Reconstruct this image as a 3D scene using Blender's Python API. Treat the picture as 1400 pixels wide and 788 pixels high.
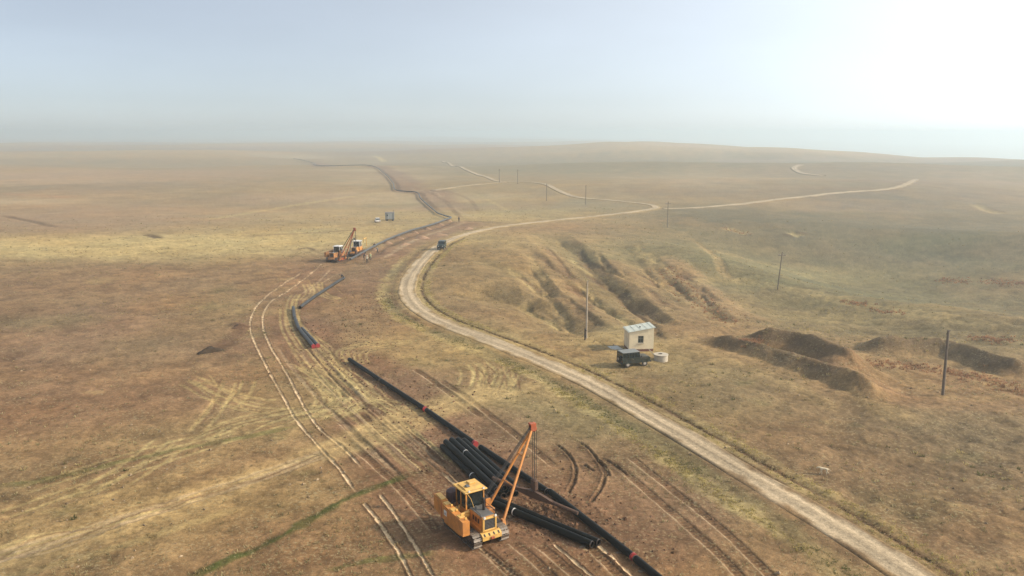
import bpy, math, random
import numpy as np
from mathutils import Vector, Matrix, Quaternion

rng = np.random.default_rng(7)
random.seed(7)
for o in list(bpy.data.objects):
    bpy.data.objects.remove(o)
sc = bpy.context.scene
COL = sc.collection

# ------------------------------------------------------------------ camera
FPX, HZ, CAMH = 1078.0, 182.0, 29.0          # focal length in 1400-px pixels, horizon row, height
PITCH = math.atan((394 - HZ) / FPX)
cam = bpy.data.cameras.new('camera')
cam.sensor_width = 36.0
cam.lens = 36.0 * FPX / 1400.0
cam.clip_start = 0.5
cam.clip_end = 60000
camo = bpy.data.objects.new('camera', cam)
camo.location = (0, 0, CAMH)
camo.rotation_euler = (math.pi / 2 - PITCH, 0, 0)
COL.objects.link(camo)
sc.camera = camo

# ------------------------------------------------------------------ sky, sun, exposure
SUN_AZ, SUN_EL = math.radians(92), math.radians(29)      # azimuth clockwise from +Y
world = bpy.data.worlds.new('World')
sc.world = world
world.use_nodes = True
nt = world.node_tree
bg = nt.nodes['Background']
sky = nt.nodes.new('ShaderNodeTexSky')
sky.sky_type = 'NISHITA'
sky.sun_disc = False
sky.sun_elevation = SUN_EL
sky.sun_rotation = SUN_AZ
sky.altitude = 400
sky.air_density = 0.85
sky.dust_density = 0.5
sky.ozone_density = 3.0
hsv = nt.nodes.new('ShaderNodeHueSaturation')
hsv.inputs['Saturation'].default_value = 0.40
nt.links.new(sky.outputs[0], hsv.inputs['Color'])
tintn = nt.nodes.new('ShaderNodeMix'); tintn.data_type = 'RGBA'; tintn.blend_type = 'MULTIPLY'
tintn.inputs['Factor'].default_value = 1.0
tintn.inputs['B'].default_value = (0.95, 1.0, 1.06, 1)          # milky, slightly cool air
nt.links.new(hsv.outputs[0], tintn.inputs['A'])
nt.links.new(tintn.outputs['Result'], bg.inputs['Color'])
bg.inputs['Strength'].default_value = 0.108
# broad white glow of hazy air round the sun (falls off with the angle from the sun over the whole sky)
wtc = nt.nodes.new('ShaderNodeTexCoord')
wdot = nt.nodes.new('ShaderNodeVectorMath'); wdot.operation = 'DOT_PRODUCT'
wdot.inputs[1].default_value = (math.sin(SUN_AZ) * math.cos(SUN_EL), math.cos(SUN_AZ) * math.cos(SUN_EL), math.sin(SUN_EL))
nt.links.new(wtc.outputs['Generated'], wdot.inputs[0])
whalf = nt.nodes.new('ShaderNodeMath'); whalf.operation = 'MULTIPLY_ADD'; whalf.inputs[1].default_value = 0.5; whalf.inputs[2].default_value = 0.5
whalf.use_clamp = True
nt.links.new(wdot.outputs['Value'], whalf.inputs[0])
wpow = nt.nodes.new('ShaderNodeMath'); wpow.operation = 'POWER'; wpow.inputs[1].default_value = 2.6
nt.links.new(whalf.outputs[0], wpow.inputs[0])
wamp = nt.nodes.new('ShaderNodeMath'); wamp.operation = 'MULTIPLY'; wamp.inputs[1].default_value = 1.3
nt.links.new(wpow.outputs[0], wamp.inputs[0])
wmap = nt.nodes.new('ShaderNodeMapping'); wmap.inputs['Scale'].default_value = (1.6, 1.6, 5.5)
nt.links.new(wtc.outputs['Generated'], wmap.inputs['Vector'])
wno = nt.nodes.new('ShaderNodeTexNoise'); wno.inputs['Scale'].default_value = 2.2; wno.inputs['Detail'].default_value = 4; wno.inputs['Roughness'].default_value = .5
nt.links.new(wmap.outputs[0], wno.inputs['Vector'])
wrg = nt.nodes.new('ShaderNodeMapRange'); wrg.inputs['From Min'].default_value = .3; wrg.inputs['From Max'].default_value = .7
wrg.inputs['To Min'].default_value = 0.955; wrg.inputs['To Max'].default_value = 1.045         # uneven thin haze veil
nt.links.new(wno.outputs['Fac'], wrg.inputs['Value'])
wml = nt.nodes.new('ShaderNodeMath'); wml.operation = 'MULTIPLY'; wml.inputs[1].default_value = 0.110
nt.links.new(wrg.outputs[0], wml.inputs[0]); nt.links.new(wml.outputs[0], bg.inputs['Strength'])
bg2 = nt.nodes.new('ShaderNodeBackground'); bg2.inputs['Color'].default_value = (0.97, 1.0, 0.99, 1)
nt.links.new(wamp.outputs[0], bg2.inputs['Strength'])
wadd = nt.nodes.new('ShaderNodeAddShader')
nt.links.new(bg.outputs[0], wadd.inputs[0]); nt.links.new(bg2.outputs[0], wadd.inputs[1])
nt.links.new(wadd.outputs[0], [n for n in nt.nodes if n.type == 'OUTPUT_WORLD'][0].inputs['Surface'])

sun = bpy.data.lights.new('sun', 'SUN')
sun.energy = 5.0
sun.color = (1.0, 0.86, 0.66)
sun.angle = math.radians(2.0)
suno = bpy.data.objects.new('sun', sun)
sd = Vector((math.sin(SUN_AZ) * math.cos(SUN_EL), math.cos(SUN_AZ) * math.cos(SUN_EL), math.sin(SUN_EL)))
suno.rotation_euler = (-sd).to_track_quat('-Z', 'Y').to_euler()
suno.location = (60, 40, 80)
COL.objects.link(suno)

sc.view_settings.view_transform = 'Standard'
sc.view_settings.look = 'None'
sc.view_settings.gamma = 1.0
sc.view_settings.exposure = 0.0
sc.view_settings.use_curve_mapping = False
sc.render.engine = 'CYCLES'
sc.cycles.max_bounces = 6
sc.cycles.diffuse_bounces = 2
sc.cycles.glossy_bounces = 2
sc.cycles.transparent_max_bounces = 4
sc.cycles.volume_bounces = 3
sc.cycles.use_denoising = True

# ------------------------------------------------------------------ noise
_perm = rng.permutation(512)
_val = rng.random(512) * 2 - 1


def vnoise(x, y, seed=0):
    xi = np.floor(x); yi = np.floor(y)
    fx = x - xi; fy = y - yi
    xi = xi.astype(np.int64); yi = yi.astype(np.int64)
    fx = fx * fx * fx * (fx * (fx * 6 - 15) + 10); fy = fy * fy * fy * (fy * (fy * 6 - 15) + 10)

    def h(a, b):
        return _val[(_perm[(_perm[(a + seed * 17) & 511] + b) & 511])]
    a = h(xi, yi); b = h(xi + 1, yi); c = h(xi, yi + 1); d = h(xi + 1, yi + 1)
    return (a + (b - a) * fx) * (1 - fy) + (c + (d - c) * fx) * fy


def fbm(x, y, s, oct=4, seed=0, gain=0.5):
    """s = size of the largest feature in metres; result about -1..1"""
    out = 0; amp = 1; tot = 0; k = 1.0 / s
    c, sn = math.cos(0.6), math.sin(0.6)
    px, py = x * k, y * k
    for i in range(oct):
        out = out + amp * vnoise(px + 13.7 * i, py - 7.1 * i, seed + i)
        tot += amp; amp *= gain
        px, py = (px * c - py * sn) * 2.03, (px * sn + py * c) * 2.03
    return out / tot * 1.5


def sstep(a, b, x):
    t = np.clip((x - a) / (b - a), 0, 1)
    return t * t * (3 - 2 * t)


# ------------------------------------------------------------------ large relief
def macro(x, y):
    x = np.asarray(x, float); y = np.asarray(y, float)
    r = np.hypot(x, y)
    z = -7.0 * np.exp(-((x - 105) / 58) ** 2 - ((y - 205) / 75) ** 2)            # green valley
    z = z - 3.0 * np.exp(-((x - 60) / 25) ** 2 - ((y - 150) / 45) ** 2)
    z = z - 3.5 * np.exp(-((x - 150) / 60) ** 2 - ((y - 300) / 45) ** 2) + 2.2 * np.exp(-((x - 95) / 30) ** 2 - ((y - 268) / 34) ** 2)
    dl = (x - 46) * .905 + (y - 205) * .425; al = (x - 46) * .425 - (y - 205) * .905
    z = z + 2.4 * np.exp(-(dl / 12) ** 2) * sstep(-40, 15, al) * (1 - sstep(75, 125, al))      # low pale spur in the valley
    z = z - 2.6 * np.exp(-((dl - 38) / 22) ** 2) * sstep(-60, 20, al) * (1 - sstep(60, 130, al))
    dm = (x - 150) * .80 + (y - 240) * .60
    z = z + 2.6 * np.exp(-(dm / 20) ** 2) * np.exp(-(((x - 150) * .6 - (y - 240) * .8) / 70) ** 2)
    z = z - 5.0 * np.exp(-((x - 330) / 150) ** 2 - ((y - 380) / 130) ** 2)
    # spur with the road bend, low rise on the left
    z = z + 1.6 * np.exp(-((x + 2) / 26) ** 2 - ((y - 185) / 40) ** 2)
    z = z - 3.0 * np.exp(-((x + 90) / 120) ** 2 - ((y - 330) / 60) ** 2)
    z = z + 2.0 * np.exp(-((x + 160) / 150) ** 2 - ((y - 560) / 90) ** 2)
    z = z + 4.6 * np.exp(-((x - 165) / 150) ** 2 - ((y - 440) / 58) ** 2)          # slope the branch road climbs
    z = z - 4.0 * np.exp(-((x - 190) / 180) ** 2 - ((y - 575) / 70) ** 2)
    # hills on the right, crest about a kilometre off, ground drops beyond
    z = z + 7.5 * np.exp(-((x - 250) / 260) ** 2 - ((y - 660) / 150) ** 2)
    z = z + 6.0 * np.exp(-((x - 620) / 320) ** 2 - ((y - 900) / 200) ** 2)
    z = z + 6.0 * np.exp(-((x - 120) / 330) ** 2 - ((y - 1350) / 240) ** 2)
    z = z - 62 * sstep(900, 2600, y + 0.25 * x) * sstep(0.10, 0.5, x / np.maximum(y, 1.0)) - 16 * sstep(1700, 3600, y) * sstep(-.05, .2, x / np.maximum(y, 1.0))
    w = sstep(260, 1100, r)
    z = z + (w * 7.5 + 5.5 * sstep(520, 1000, r) * sstep(0, 250, x)) * fbm(x + 900, y * 1.35, 400, 3, 3) * (1 - .35 * sstep(1500, 3000, r))
    z = z + sstep(1800, 4200, r) * 17 * fbm(x - 400, y * 1.4, 2300, 3, 9)
    z = z - sstep(6000, 14000, r) * 6
    return z


def ray(u, v):
    x = (np.asarray(u, float) - 700) / FPX; y = (394 - np.asarray(v, float)) / FPX
    c, s = math.cos(PITCH), math.sin(PITCH)
    return np.stack([x, c + y * s, -s + y * c], -1)


_TS = np.geomspace(30, 15000, 900)


def unproj(px, dz=0.0):
    """pixels of the photograph -> points on the land (plus dz)"""
    px = np.atleast_2d(np.asarray(px, float))
    d = ray(px[:, 0], px[:, 1])
    out = []
    for k in range(len(d)):
        q = d[k][None] * _TS[:, None]
        below = (CAMH + q[:, 2]) < macro(q[:, 0], q[:, 1]) + dz
        i = int(np.argmax(below)) if below.any() else len(_TS) - 1
        lo, hi = _TS[max(i - 1, 0)], _TS[i]
        for _ in range(22):
            m = 0.5 * (lo + hi)
            p = d[k] * m
            if CAMH + p[2] < macro(p[0], p[1]) + dz:
                hi = m
            else:
                lo = m
        p = d[k] * hi
        out.append((p[0], p[1], CAMH + p[2]))
    return np.array(out)


def U(u, v, z=0.0):
    """pixel -> point at absolute height z"""
    d = ray(u, v)
    return Vector((np.array([0, 0, CAMH]) + d * (z - CAMH) / d[2]).tolist())


def catmull(P, step):
    P = np.asarray(P, float)
    if len(P) < 3:
        n = max(2, int(np.linalg.norm(P[1] - P[0]) / step) + 1)
        t = np.linspace(0, 1, n)[:, None]
        return P[0] + (P[1] - P[0]) * t
    Q = np.vstack([2 * P[0] - P[1], P, 2 * P[-1] - P[-2]])
    out = []
    for i in range(1, len(Q) - 2):
        p0, p1, p2, p3 = Q[i - 1], Q[i], Q[i + 1], Q[i + 2]
        n = max(2, int(np.linalg.norm(p2 - p1) / step) + 1)
        # centripetal
        def tj(ti, a, b):
            return ti + max(np.linalg.norm(b - a), 1e-6) ** 0.5
        t0 = 0; t1 = tj(t0, p0, p1); t2 = tj(t1, p1, p2); t3 = tj(t2, p2, p3)
        t = np.linspace(t1, t2, n, endpoint=False)[:, None]
        A1 = (t1 - t) / (t1 - t0) * p0 + (t - t0) / (t1 - t0) * p1
        A2 = (t2 - t) / (t2 - t1) * p1 + (t - t1) / (t2 - t1) * p2
        A3 = (t3 - t) / (t3 - t2) * p2 + (t - t2) / (t3 - t2) * p3
        B1 = (t2 - t) / (t2 - t0) * A1 + (t - t0) / (t2 - t0) * A2
        B2 = (t3 - t) / (t3 - t1) * A2 + (t - t1) / (t3 - t1) * A3
        out.append((t2 - t) / (t2 - t1) * B1 + (t - t1) / (t2 - t1) * B2)
    out.append(P[-1][None])
    return np.vstack(out)


# ------------------------------------------------------------------ ground grid (polar, finer near and ahead)
deps = np.radians(np.concatenate([np.arange(40, 1.2, -0.05), np.arange(1.2, 0.11, -0.03)]))
RR = np.concatenate([np.linspace(1.5, 33, 22), CAMH / np.tan(deps), [17000]])
fineA = np.linspace(-40, 40, 1140)
coarse = np.linspace(40, 320, 90)[1:-1]
AA = np.radians(np.concatenate([fineA, coarse]))
nr, na = len(RR), len(AA)
Rg, Ag = np.meshgrid(RR, AA, indexing='ij')
X = Rg * np.sin(Ag); Y = Rg * np.cos(Ag)
MZ = macro(X, Y)
Z = MZ.copy()
bare = np.zeros_like(Z)          # where no tuft grows


def window(lo, hi):
    """index window for an axis-aligned box in front of the camera"""
    cx = np.array([lo[0], hi[0], lo[0], hi[0]]); cy = np.array([lo[1], lo[1], hi[1], hi[1]])
    a = np.arctan2(cx, np.maximum(cy, 1.0)); r = np.hypot(cx, cy)
    rmin = max(0.5, min(r.min(), max(abs(lo[1]), 0.5) if lo[0] < 0 < hi[0] else r.min()))
    j0 = np.searchsorted(AA[:1140], a.min()); j1 = np.searchsorted(AA[:1140], a.max())
    i0 = np.searchsorted(RR, rmin); i1 = np.searchsorted(RR, r.max())
    return max(i0 - 1, 0), min(i1 + 1, nr), max(j0 - 1, 0), min(j1 + 1, na)


def field(P, reach):
    """distance, sign, length-along for every grid point near polyline P"""
    P = np.asarray(P)[:, :2]
    lo = P.min(0) - reach; hi = P.max(0) + reach
    I0, I1, J0, J1 = window(lo, hi)
    sh = (max(I1 - I0, 0), max(J1 - J0, 0))
    D = np.full(sh, 1e9); S = np.zeros(sh); T = np.zeros(sh)
    L = 0
    for k in range(len(P) - 1):
        a, b = P[k], P[k + 1]
        l = np.linalg.norm(b - a)
        if l < 1e-6:
            continue
        i0, i1, j0, j1 = window(np.minimum(a, b) - reach, np.maximum(a, b) + reach)
        i0 = max(i0, I0); i1 = min(i1, I1); j0 = max(j0, J0); j1 = min(j1, J1)
        if i1 > i0 and j1 > j0:
            sl = (slice(i0, i1), slice(j0, j1)); ls = (slice(i0 - I0, i1 - I0), slice(j0 - J0, j1 - J0))
            dx = X[sl] - a[0]; dy = Y[sl] - a[1]
            ux, uy = (b - a) / l
            t = np.clip(dx * ux + dy * uy, 0, l)
            d = np.hypot(dx - t * ux, dy - t * uy)
            m = d < D[ls]
            D[ls] = np.where(m, d, D[ls]); S[ls] = np.where(m, np.sign(ux * dy - uy * dx), S[ls]); T[ls] = np.where(m, L + t, T[ls])
        L += l
    return (slice(I0, I1), slice(J0, J1)), D, S, T, L


# ------------------------------------------------------------------ ground colours
SOIL = np.array([0.235, 0.137, 0.075])
DARK = np.array([0.105, 0.062, 0.036])
TAN = np.array([0.345, 0.250, 0.118])
STRAW = np.array([0.50, 0.395, 0.185])
GREEN = np.array([0.145, 0.150, 0.062])
OLIVE = np.array([0.215, 0.185, 0.090])
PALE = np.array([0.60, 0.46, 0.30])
ROADC = np.array([0.44, 0.34, 0.215])
RUST = np.array([0.24, 0.105, 0.050])

n1 = fbm(X, Y, 38, 5, 11)
n2 = fbm(X, Y, 9, 5, 21)
n3 = fbm(X, Y, 2.2, 4, 31)
n4 = fbm(X, Y, 0.7, 3, 41)
nfar = fbm(X * 0.55, Y, 160, 5, 51)
near = 1 - sstep(150, 420, Rg)

C = np.empty(X.shape + (3,))
g = sstep(-0.75, 0.85, n1 * 0.5 + n2 * 0.25 + 0.30 * n3)
C[:] = SOIL
C += (TAN - SOIL) * (0.22 + g * 0.36)[..., None]
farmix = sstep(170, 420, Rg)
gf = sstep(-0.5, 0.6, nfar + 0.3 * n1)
CF = TAN * 1.25 + (np.array([0.37, 0.25, 0.165]) - TAN * 1.25) * (gf * 0.75)[..., None]  # far ground paled, part of the distance haze put into its colour
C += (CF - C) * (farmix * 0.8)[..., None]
# hill shading painted into the far colour: hollows darker and greener, crests paler
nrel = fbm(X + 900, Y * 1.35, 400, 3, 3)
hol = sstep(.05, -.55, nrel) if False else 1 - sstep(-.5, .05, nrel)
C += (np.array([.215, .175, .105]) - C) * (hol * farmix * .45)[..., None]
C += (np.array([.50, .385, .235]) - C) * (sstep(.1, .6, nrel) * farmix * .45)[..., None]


def blend(sl, m, c):
    C[sl] += (np.asarray(c) - C[sl]) * np.clip(m, 0, 1)[..., None]


def patch(u, v, ru, rv, c, s, rough=0.6, soft=1.0):
    """a stretch of ground of another colour; ellipse on the land"""
    p = unproj([(u, v)])[0]
    far = unproj([(u, v - rv)])[0]; nearp = unproj([(u, v + rv)])[0]
    dist = math.hypot(p[0], p[1])
    rx = ru * dist / FPX
    ry = max(abs(far[1] - nearp[1]) * 0.5, 0.5)
    i0, i1, j0, j1 = window(np.array([p[0] - 2.2 * rx, p[1] - 2.2 * ry]), np.array([p[0] + 2.2 * rx, p[1] + 2.2 * ry]))
    sl = (slice(i0, i1), slice(j0, j1))
    sy = 0.5 * (far[1] + nearp[1])
    d = np.hypot((X[sl] - p[0]) / rx, (Y[sl] - sy) / ry)
    size = max(rx, ry)
    d = d + rough * 0.5 * fbm(X[sl], Y[sl], max(size * 0.6, 0.5), 4, 61) + rough * 0.25 * n2[sl]
    m = 1 - sstep(1 - 0.75 * soft, 1 + 0.6 * soft, d)
    blend(sl, m * s, c)


# yellow grass belt on the left, brown plateau in front, green valley on the right
patch(330, 335, 420, 22, STRAW * 1.0, 0.9)
patch(90, 340, 260, 16, STRAW * 1.05, 0.85)
patch(430, 300, 200, 22, STRAW * 0.9, 0.6)
patch(640, 290, 90, 18, STRAW * 0.95, 0.6)
patch(760, 290, 150, 14, STRAW * 0.85, 0.5)
patch(150, 300, 240, 22, np.array([.36, .25, .16]), 0.6)
patch(120, 250, 260, 18, np.array([.42, .30, .20]), 0.6)
patch(300, 270, 200, 12, np.array([.36, .27, .15]), 0.5)
patch(60, 400, 320, 32, np.array([.25, .165, .10]), 0.65)
patch(150, 470, 320, 50, np.array([.26, .165, .105]), 0.75)
patch(60, 440, 80, 10, OLIVE * 0.8, 0.4)
patch(320, 430, 120, 40, TAN * 0.85, 0.5)
patch(100, 560, 200, 50, np.array([.27, .170, .105]), 0.6)
patch(220, 600, 150, 30, TAN * 0.75, 0.4)
patch(230, 710, 330, 70, TAN * 1.02, 0.7)
patch(160, 640, 120, 22, SOIL * 0.85, 0.45)
patch(450, 740, 150, 50, SOIL * 1.05, 0.6)
patch(430, 560, 130, 45, TAN * 0.92, 0.6)
patch(520, 490, 150, 30, TAN, 0.6)
patch(600, 520, 90, 40, TAN * 0.95, 0.6)
patch(640, 545, 60, 16, STRAW * 0.8, 0.6)
patch(500, 450, 60, 30, TAN, 0.5)
patch(640, 470, 110, 26, STRAW * 0.8, 0.6)
patch(720, 540, 60, 20, STRAW * 0.8, 0.5)
patch(790, 580, 120, 30, OLIVE * 1.2, 0.55)
patch(640, 660, 120, 60, np.array([.225, .125, .062]), 0.7)
patch(740, 740, 140, 60, np.array([.225, .120, .060]), 0.75)
patch(900, 700, 130, 60, np.array([.235, .145, .085]), 0.7)
patch(560, 400, 90, 60, np.array([.25, .155, .09]), 0.5)
patch(540, 380, 60, 22, np.array([.26, .155, .10]), 0.5)
patch(430, 360, 70, 20, np.array([.25, .15, .095]), 0.5)
patch(650, 370, 110, 40, TAN * 0.82, 0.5)
patch(760, 400, 160, 60, TAN * 0.86, 0.5)
patch(850, 470, 80, 30, STRAW * 0.86, 0.6)
patch(800, 500, 90, 16, TAN * 1.05, 0.6)
patch(980, 540, 140, 50, OLIVE * 1.2, 0.55)
patch(1180, 640, 260, 110, np.array([.205, .138, .078]), 0.75)
patch(1330, 600, 140, 60, np.array([.185, .145, .082]), 0.6)
patch(1300, 740, 160, 50, np.array([.19, .125, .07]), 0.6)
patch(1240, 690, 60, 26, OLIVE * 0.8, 0.4)
patch(1000, 360, 160, 45, np.array([.20, .18, .092]), 0.75)
patch(1180, 400, 260, 60, np.array([.165, .162, .085]), 0.8)
patch(1250, 335, 230, 44, np.array([.135, .128, .078]), 0.85)
patch(1130, 312, 240, 26, np.array([.17, .14, .078]), 0.75)
patch(1130, 375, 150, 10, OLIVE*1.5, 0.5)
patch(1250, 425, 200, 10, STRAW * 0.7, 0.35)
patch(1300, 330, 90, 14, GREEN, 0.3)
patch(1100, 245, 330, 16, np.array([.235, .185, .105]), 0.6)
patch(900, 265, 130, 12, np.array([.34, .26, .15]), 0.5)
patch(1010, 262, 240, 11, np.array([.21, .155, .10]), 0.6)  # dark hill slope, its shade put into the ground colour
patch(1330, 285, 160, 30, np.array([.15, .13, .08]), 0.6)
patch(1000, 222, 420, 8, OLIVE * 0.7, 0.6)
patch(1290, 262, 160, 16, np.array([.25, .18, .12]), 0.6)
patch(760, 232, 180, 8, OLIVE * 1.1, 0.5)

for k in range(26):                      # long bands of pale and dark colour in the far country
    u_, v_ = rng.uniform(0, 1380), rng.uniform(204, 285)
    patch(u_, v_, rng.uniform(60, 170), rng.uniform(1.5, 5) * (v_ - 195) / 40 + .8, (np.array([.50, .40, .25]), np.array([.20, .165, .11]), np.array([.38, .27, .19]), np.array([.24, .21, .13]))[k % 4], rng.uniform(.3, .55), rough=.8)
LEVEL = []        # footprints that are flattened later


def stroke(px, w, col=None, s=1.0, h=0.0, rim=0.0, brk=0.0, ribs=0.0, world=None, wr=None, wob=0.35, taper=0.12,
           rimcol=None, keep=0.0, step=1.5, off=0.0, soft=0.5):
    """a line on the land: colour and relief; w half width in m (wr: half width on the right-hand side of the line)"""
    P = catmull(unproj(px), step) if world is None else np.asarray(world)
    if off:
        d = np.gradient(P[:, :2], axis=0); d /= np.linalg.norm(d, axis=1)[:, None] + 1e-9
        P = P.copy(); P[:, 0] += -d[:, 1] * off; P[:, 1] += d[:, 0] * off
    reach = 3.2 * max(w, wr or 0) + 0.2
    sl, D, S, T, L = field(P, reach)
    if D.size == 0:
        return P
    ww = np.where(S < 0, wr if wr else w, w)
    nz = fbm(X[sl], Y[sl], max(4 * w, 0.6), 3, 71)
    d = D / ww + wob * nz * 0.6
    end = sstep(0, taper, np.minimum(T, L - T) / max(L, 1e-6)) if taper > 0 else 1.0
    if brk:
        end = end * sstep(brk - 0.5, brk + 0.15, 0.55 + 0.6 * fbm(T, T * 0 + w * 37, 5.0, 3, 81) + 0.3 * nz)
    m = (1 - sstep(1 - soft, 1 + soft, d)) * end
    if rimcol is not None:
        rm = np.exp(-((d - 1.9) / 0.7) ** 2) * end
        blend(sl, rm * 0.75, rimcol)
    if col is not None:
        blend(sl, m * s * (1 + 0.25 * n4[sl]), col)
    if h or rim:
        if abs(h) > 0.7:                     # banks and gullies: ragged crest, rilled flanks
            body = np.clip(1 - np.abs(d) / 1.7, 0, 1) ** 1.1 if h < 0 else np.clip(1.06 - np.sqrt((d / 1.2) ** 2 + .004), 0, 1)
            hh = h * (1 + 0.12 * fbm(X[sl], Y[sl], 6.0, 3, 75)) * body
            Z[sl] += body * (0.07 * fbm(X[sl], Y[sl], 1.8, 4, 76) + 0.08 * np.abs(fbm(T, D * 0.35, 0.9, 3, 77)))* end
        else:
            hh = h * np.exp(-d * d)
        Z[sl] += (hh + rim * np.exp(-((d - 1.9) / 0.7) ** 2)) * end
    if ribs:
        rb = 0.5 + 0.5 * np.sin(T * 2 * math.pi / 0.42)
        Z[sl] += -ribs * rb * m
        blend(sl, m * rb * 0.65, DARK * 0.9)
    if keep:
        bare[sl] = np.maximum(bare[sl], m * keep)
    return P


# ------------------------------------------------------------------ fine relief
amp = sstep(0, 60, Rg) * (1 - sstep(300, 900, Rg))
Z += amp * (0.10 * n2 + 0.06 * n3 + 0.035 * n4)
rough_right = sstep(15, 45, X) * (1 - sstep(140, 220, Y))
Z += amp * rough_right * (0.16 * n2 + 0.10 * n3)

# gullies of the spur: gentle left flank, steep right flank
stroke([(748, 316), (790, 342), (826, 374), (862, 410), (892, 444)], 2.8, OLIVE * 0.8, 0.5, h=-2.1, wr=6.0, wob=0.3, taper=0.25)
stroke([(640, 388), (690, 402), (740, 414), (775, 434), (802, 458)], 3.2, TAN * 0.7, 0.45, h=-1.9, wr=6.0, wob=0.3, taper=0.2)
stroke([(722, 358), (740, 382), (760, 408)], 1.4, TAN * 0.8, 0.3, h=-1.3, wr=3.2, taper=0.2)
stroke([(700, 330), (735, 350), (770, 380), (812, 425)], 1.5, None, 0, h=-0.6, wr=3.2, taper=0.3)
stroke([(845, 330), (880, 366), (925, 412), (965, 440)], 1.4, None, 0, h=-0.6, wr=4.0, taper=0.25)
stroke([(880, 350), (930, 395), (985, 432), (1030, 455)], 1.4, TAN, 0.3, h=-0.72, wr=3.5, taper=0.2)
stroke([(905, 345), (950, 385), (1000, 425), (1045, 448)], 3.0, np.array([.36, .24, .13]), 0.5, h=0.5, taper=0.2)
stroke([(860, 400), (890, 425), (920, 448)], 1.2, SOIL * 0.8, 0.4, h=-1.2, wr=2.0, taper=0.3)
stroke([(625, 345), (700, 372), (760, 392)], 2.5, OLIVE, 0.3, h=-0.5, taper=0.3)

# thin rills and scraped strips over the same slope
for k in range(34):
    u0, v0 = rng.uniform(690, 960), rng.uniform(325, 420)
    ln = rng.uniform(25, 75); sl0 = rng.uniform(.55, 1.05)
    pts_ = [(u0 + ln * t_ + rng.normal(0, 2.5), v0 + ln * sl0 * t_ * (1 + .15 * math.sin(5 * t_ + k)) + rng.normal(0, 1.5)) for t_ in (0, .3, .65, 1)]
    stroke(pts_, rng.uniform(.35, .9), (TAN * 1.15, STRAW * .9, SOIL * .75, DARK * 1.4)[k % 4], rng.uniform(.3, .6), h=-rng.uniform(.15, .5), wr=rng.uniform(.6, 1.8), wob=.9, brk=.15, taper=.2)

# spoil banks on the right
BANK = np.array([.125, .088, .054])
b1 = stroke([(952, 463), (988, 470), (1040, 486), (1100, 506), (1160, 526), (1212, 552)], 3.2, BANK, 0.7, h=1.6, wob=0.2, taper=0.16, wr=2.0)
stroke([(1000, 466), (1045, 470), (1090, 477), (1135, 494), (1182, 520)], 3.2, BANK * 0.95, 0.7, h=2.45, wob=0.15, taper=0.22, wr=2.7)
stroke([(1170, 480), (1225, 482), (1290, 484), (1345, 498), (1420, 520)], 3.6, BANK * 0.95, 0.7, h=1.85, wob=0.3, taper=0.14, wr=2.5)
stroke([(930, 466), (990, 480), (1100, 520), (1200, 566)], 1.2, TAN, 0.4, off=-3.4)
stroke([(1150, 520), (1210, 560), (1230, 580)], 2.0, TAN * 1.05, 0.5, h=0.2)
stroke([(1100, 470), (1200, 500), (1300, 540), (1390, 550)], 1.6, TAN * 0.95, 0.4, brk=0.3)
stroke([(1140, 500), (1220, 545), (1400, 560)], 2.6, np.array([.28, .175, .095]), 0.45)

# dug heap on the left
stroke([(262, 484), (285, 478), (306, 470), (322, 458), (334, 444)], 1.25, DARK * 1.3, 0.75, h=-0.12, wob=0.5, taper=0.2, keep=1)
stroke([(318, 442), (326, 446), (338, 450)], 1.1, DARK, 0.7, h=0.35, wob=0.9, taper=0.3, keep=1)

# ------------------------------------------------------------------ road course
ROAD = [(1420, 900), (1330, 842), (1243, 786), (1150, 725), (1050, 665), (950, 606), (850, 548), (800, 521), (740, 494), (690, 474), (640, 455), (602, 440),
        (574, 424), (558, 405), (558, 387), (568, 368), (586, 348), (606, 333), (636, 321), (680, 311), (740, 303.5), (800, 297.5),
        (850, 292), (884, 287.5), (897, 284), (888, 280.2), (862, 277), (825, 273.5), (795, 271), (775, 266), (758, 258), (742, 251.5), (718, 249.5), (692, 249.5), (664, 242), (634, 231), (605, 221)]
ROADW = catmull(unproj(ROAD), 2.5)
BR = [(908, 285.8), (930, 285.5), (960, 284), (1050, 275), (1150, 264), (1210, 259.5), (1238, 253), (1252, 246)]
BRW = catmull(unproj(BR), 4.0)
FARR = [(1125, 241), (1100, 238), (1086, 231), (1094, 226)]
FARW = catmull(unproj(FARR), 5.0)
LEFTR = [(692, 250), (660, 252), (625, 256), (592, 261)]
LEFTW = catmull(unproj(LEFTR), 4.0)
# verges: pale dust, green strip on the left side, dark ditch on the right side
stroke(None, 3.4, TAN * 1.08, 0.6, world=ROADW, wob=0.7, keep=0.5, soft=0.45)
stroke(None, 1.3, OLIVE * 0.95, 0.65, world=ROADW[:int(len(ROADW) * .2)], off=3.8, wob=1.2, brk=0.25)
stroke(None, 0.8, STRAW, 0.55, world=ROADW[:int(len(ROADW) * .2)], off=4.8, wob=1.2, brk=0.3)
kR = int(np.argmin(np.hypot(*(ROADW[:, :2] - unproj([(620, 326)])[0][:2]).T)))
stroke(None, 0.38, DARK * 1.1, 0.85, h=-0.2, world=ROADW[:kR], off=-2.75, wob=0.8, taper=0.02, keep=0.3)
stroke(None, 0.6, STRAW * 0.75, 0.5, h=0.04, world=ROADW[:kR], off=-3.7, wob=0.8, brk=.2)
stroke(None, 0.5, STRAW * 0.9, 0.5, h=0.05, world=ROADW[:kR], off=-2.1, wob=1.0, brk=0.2)
stroke(None, 0.5, DARK * 1.6, 0.55, h=-0.12, world=ROADW[int(kR * .45):kR], off=2.7, wob=0.9, brk=0.3)

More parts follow.
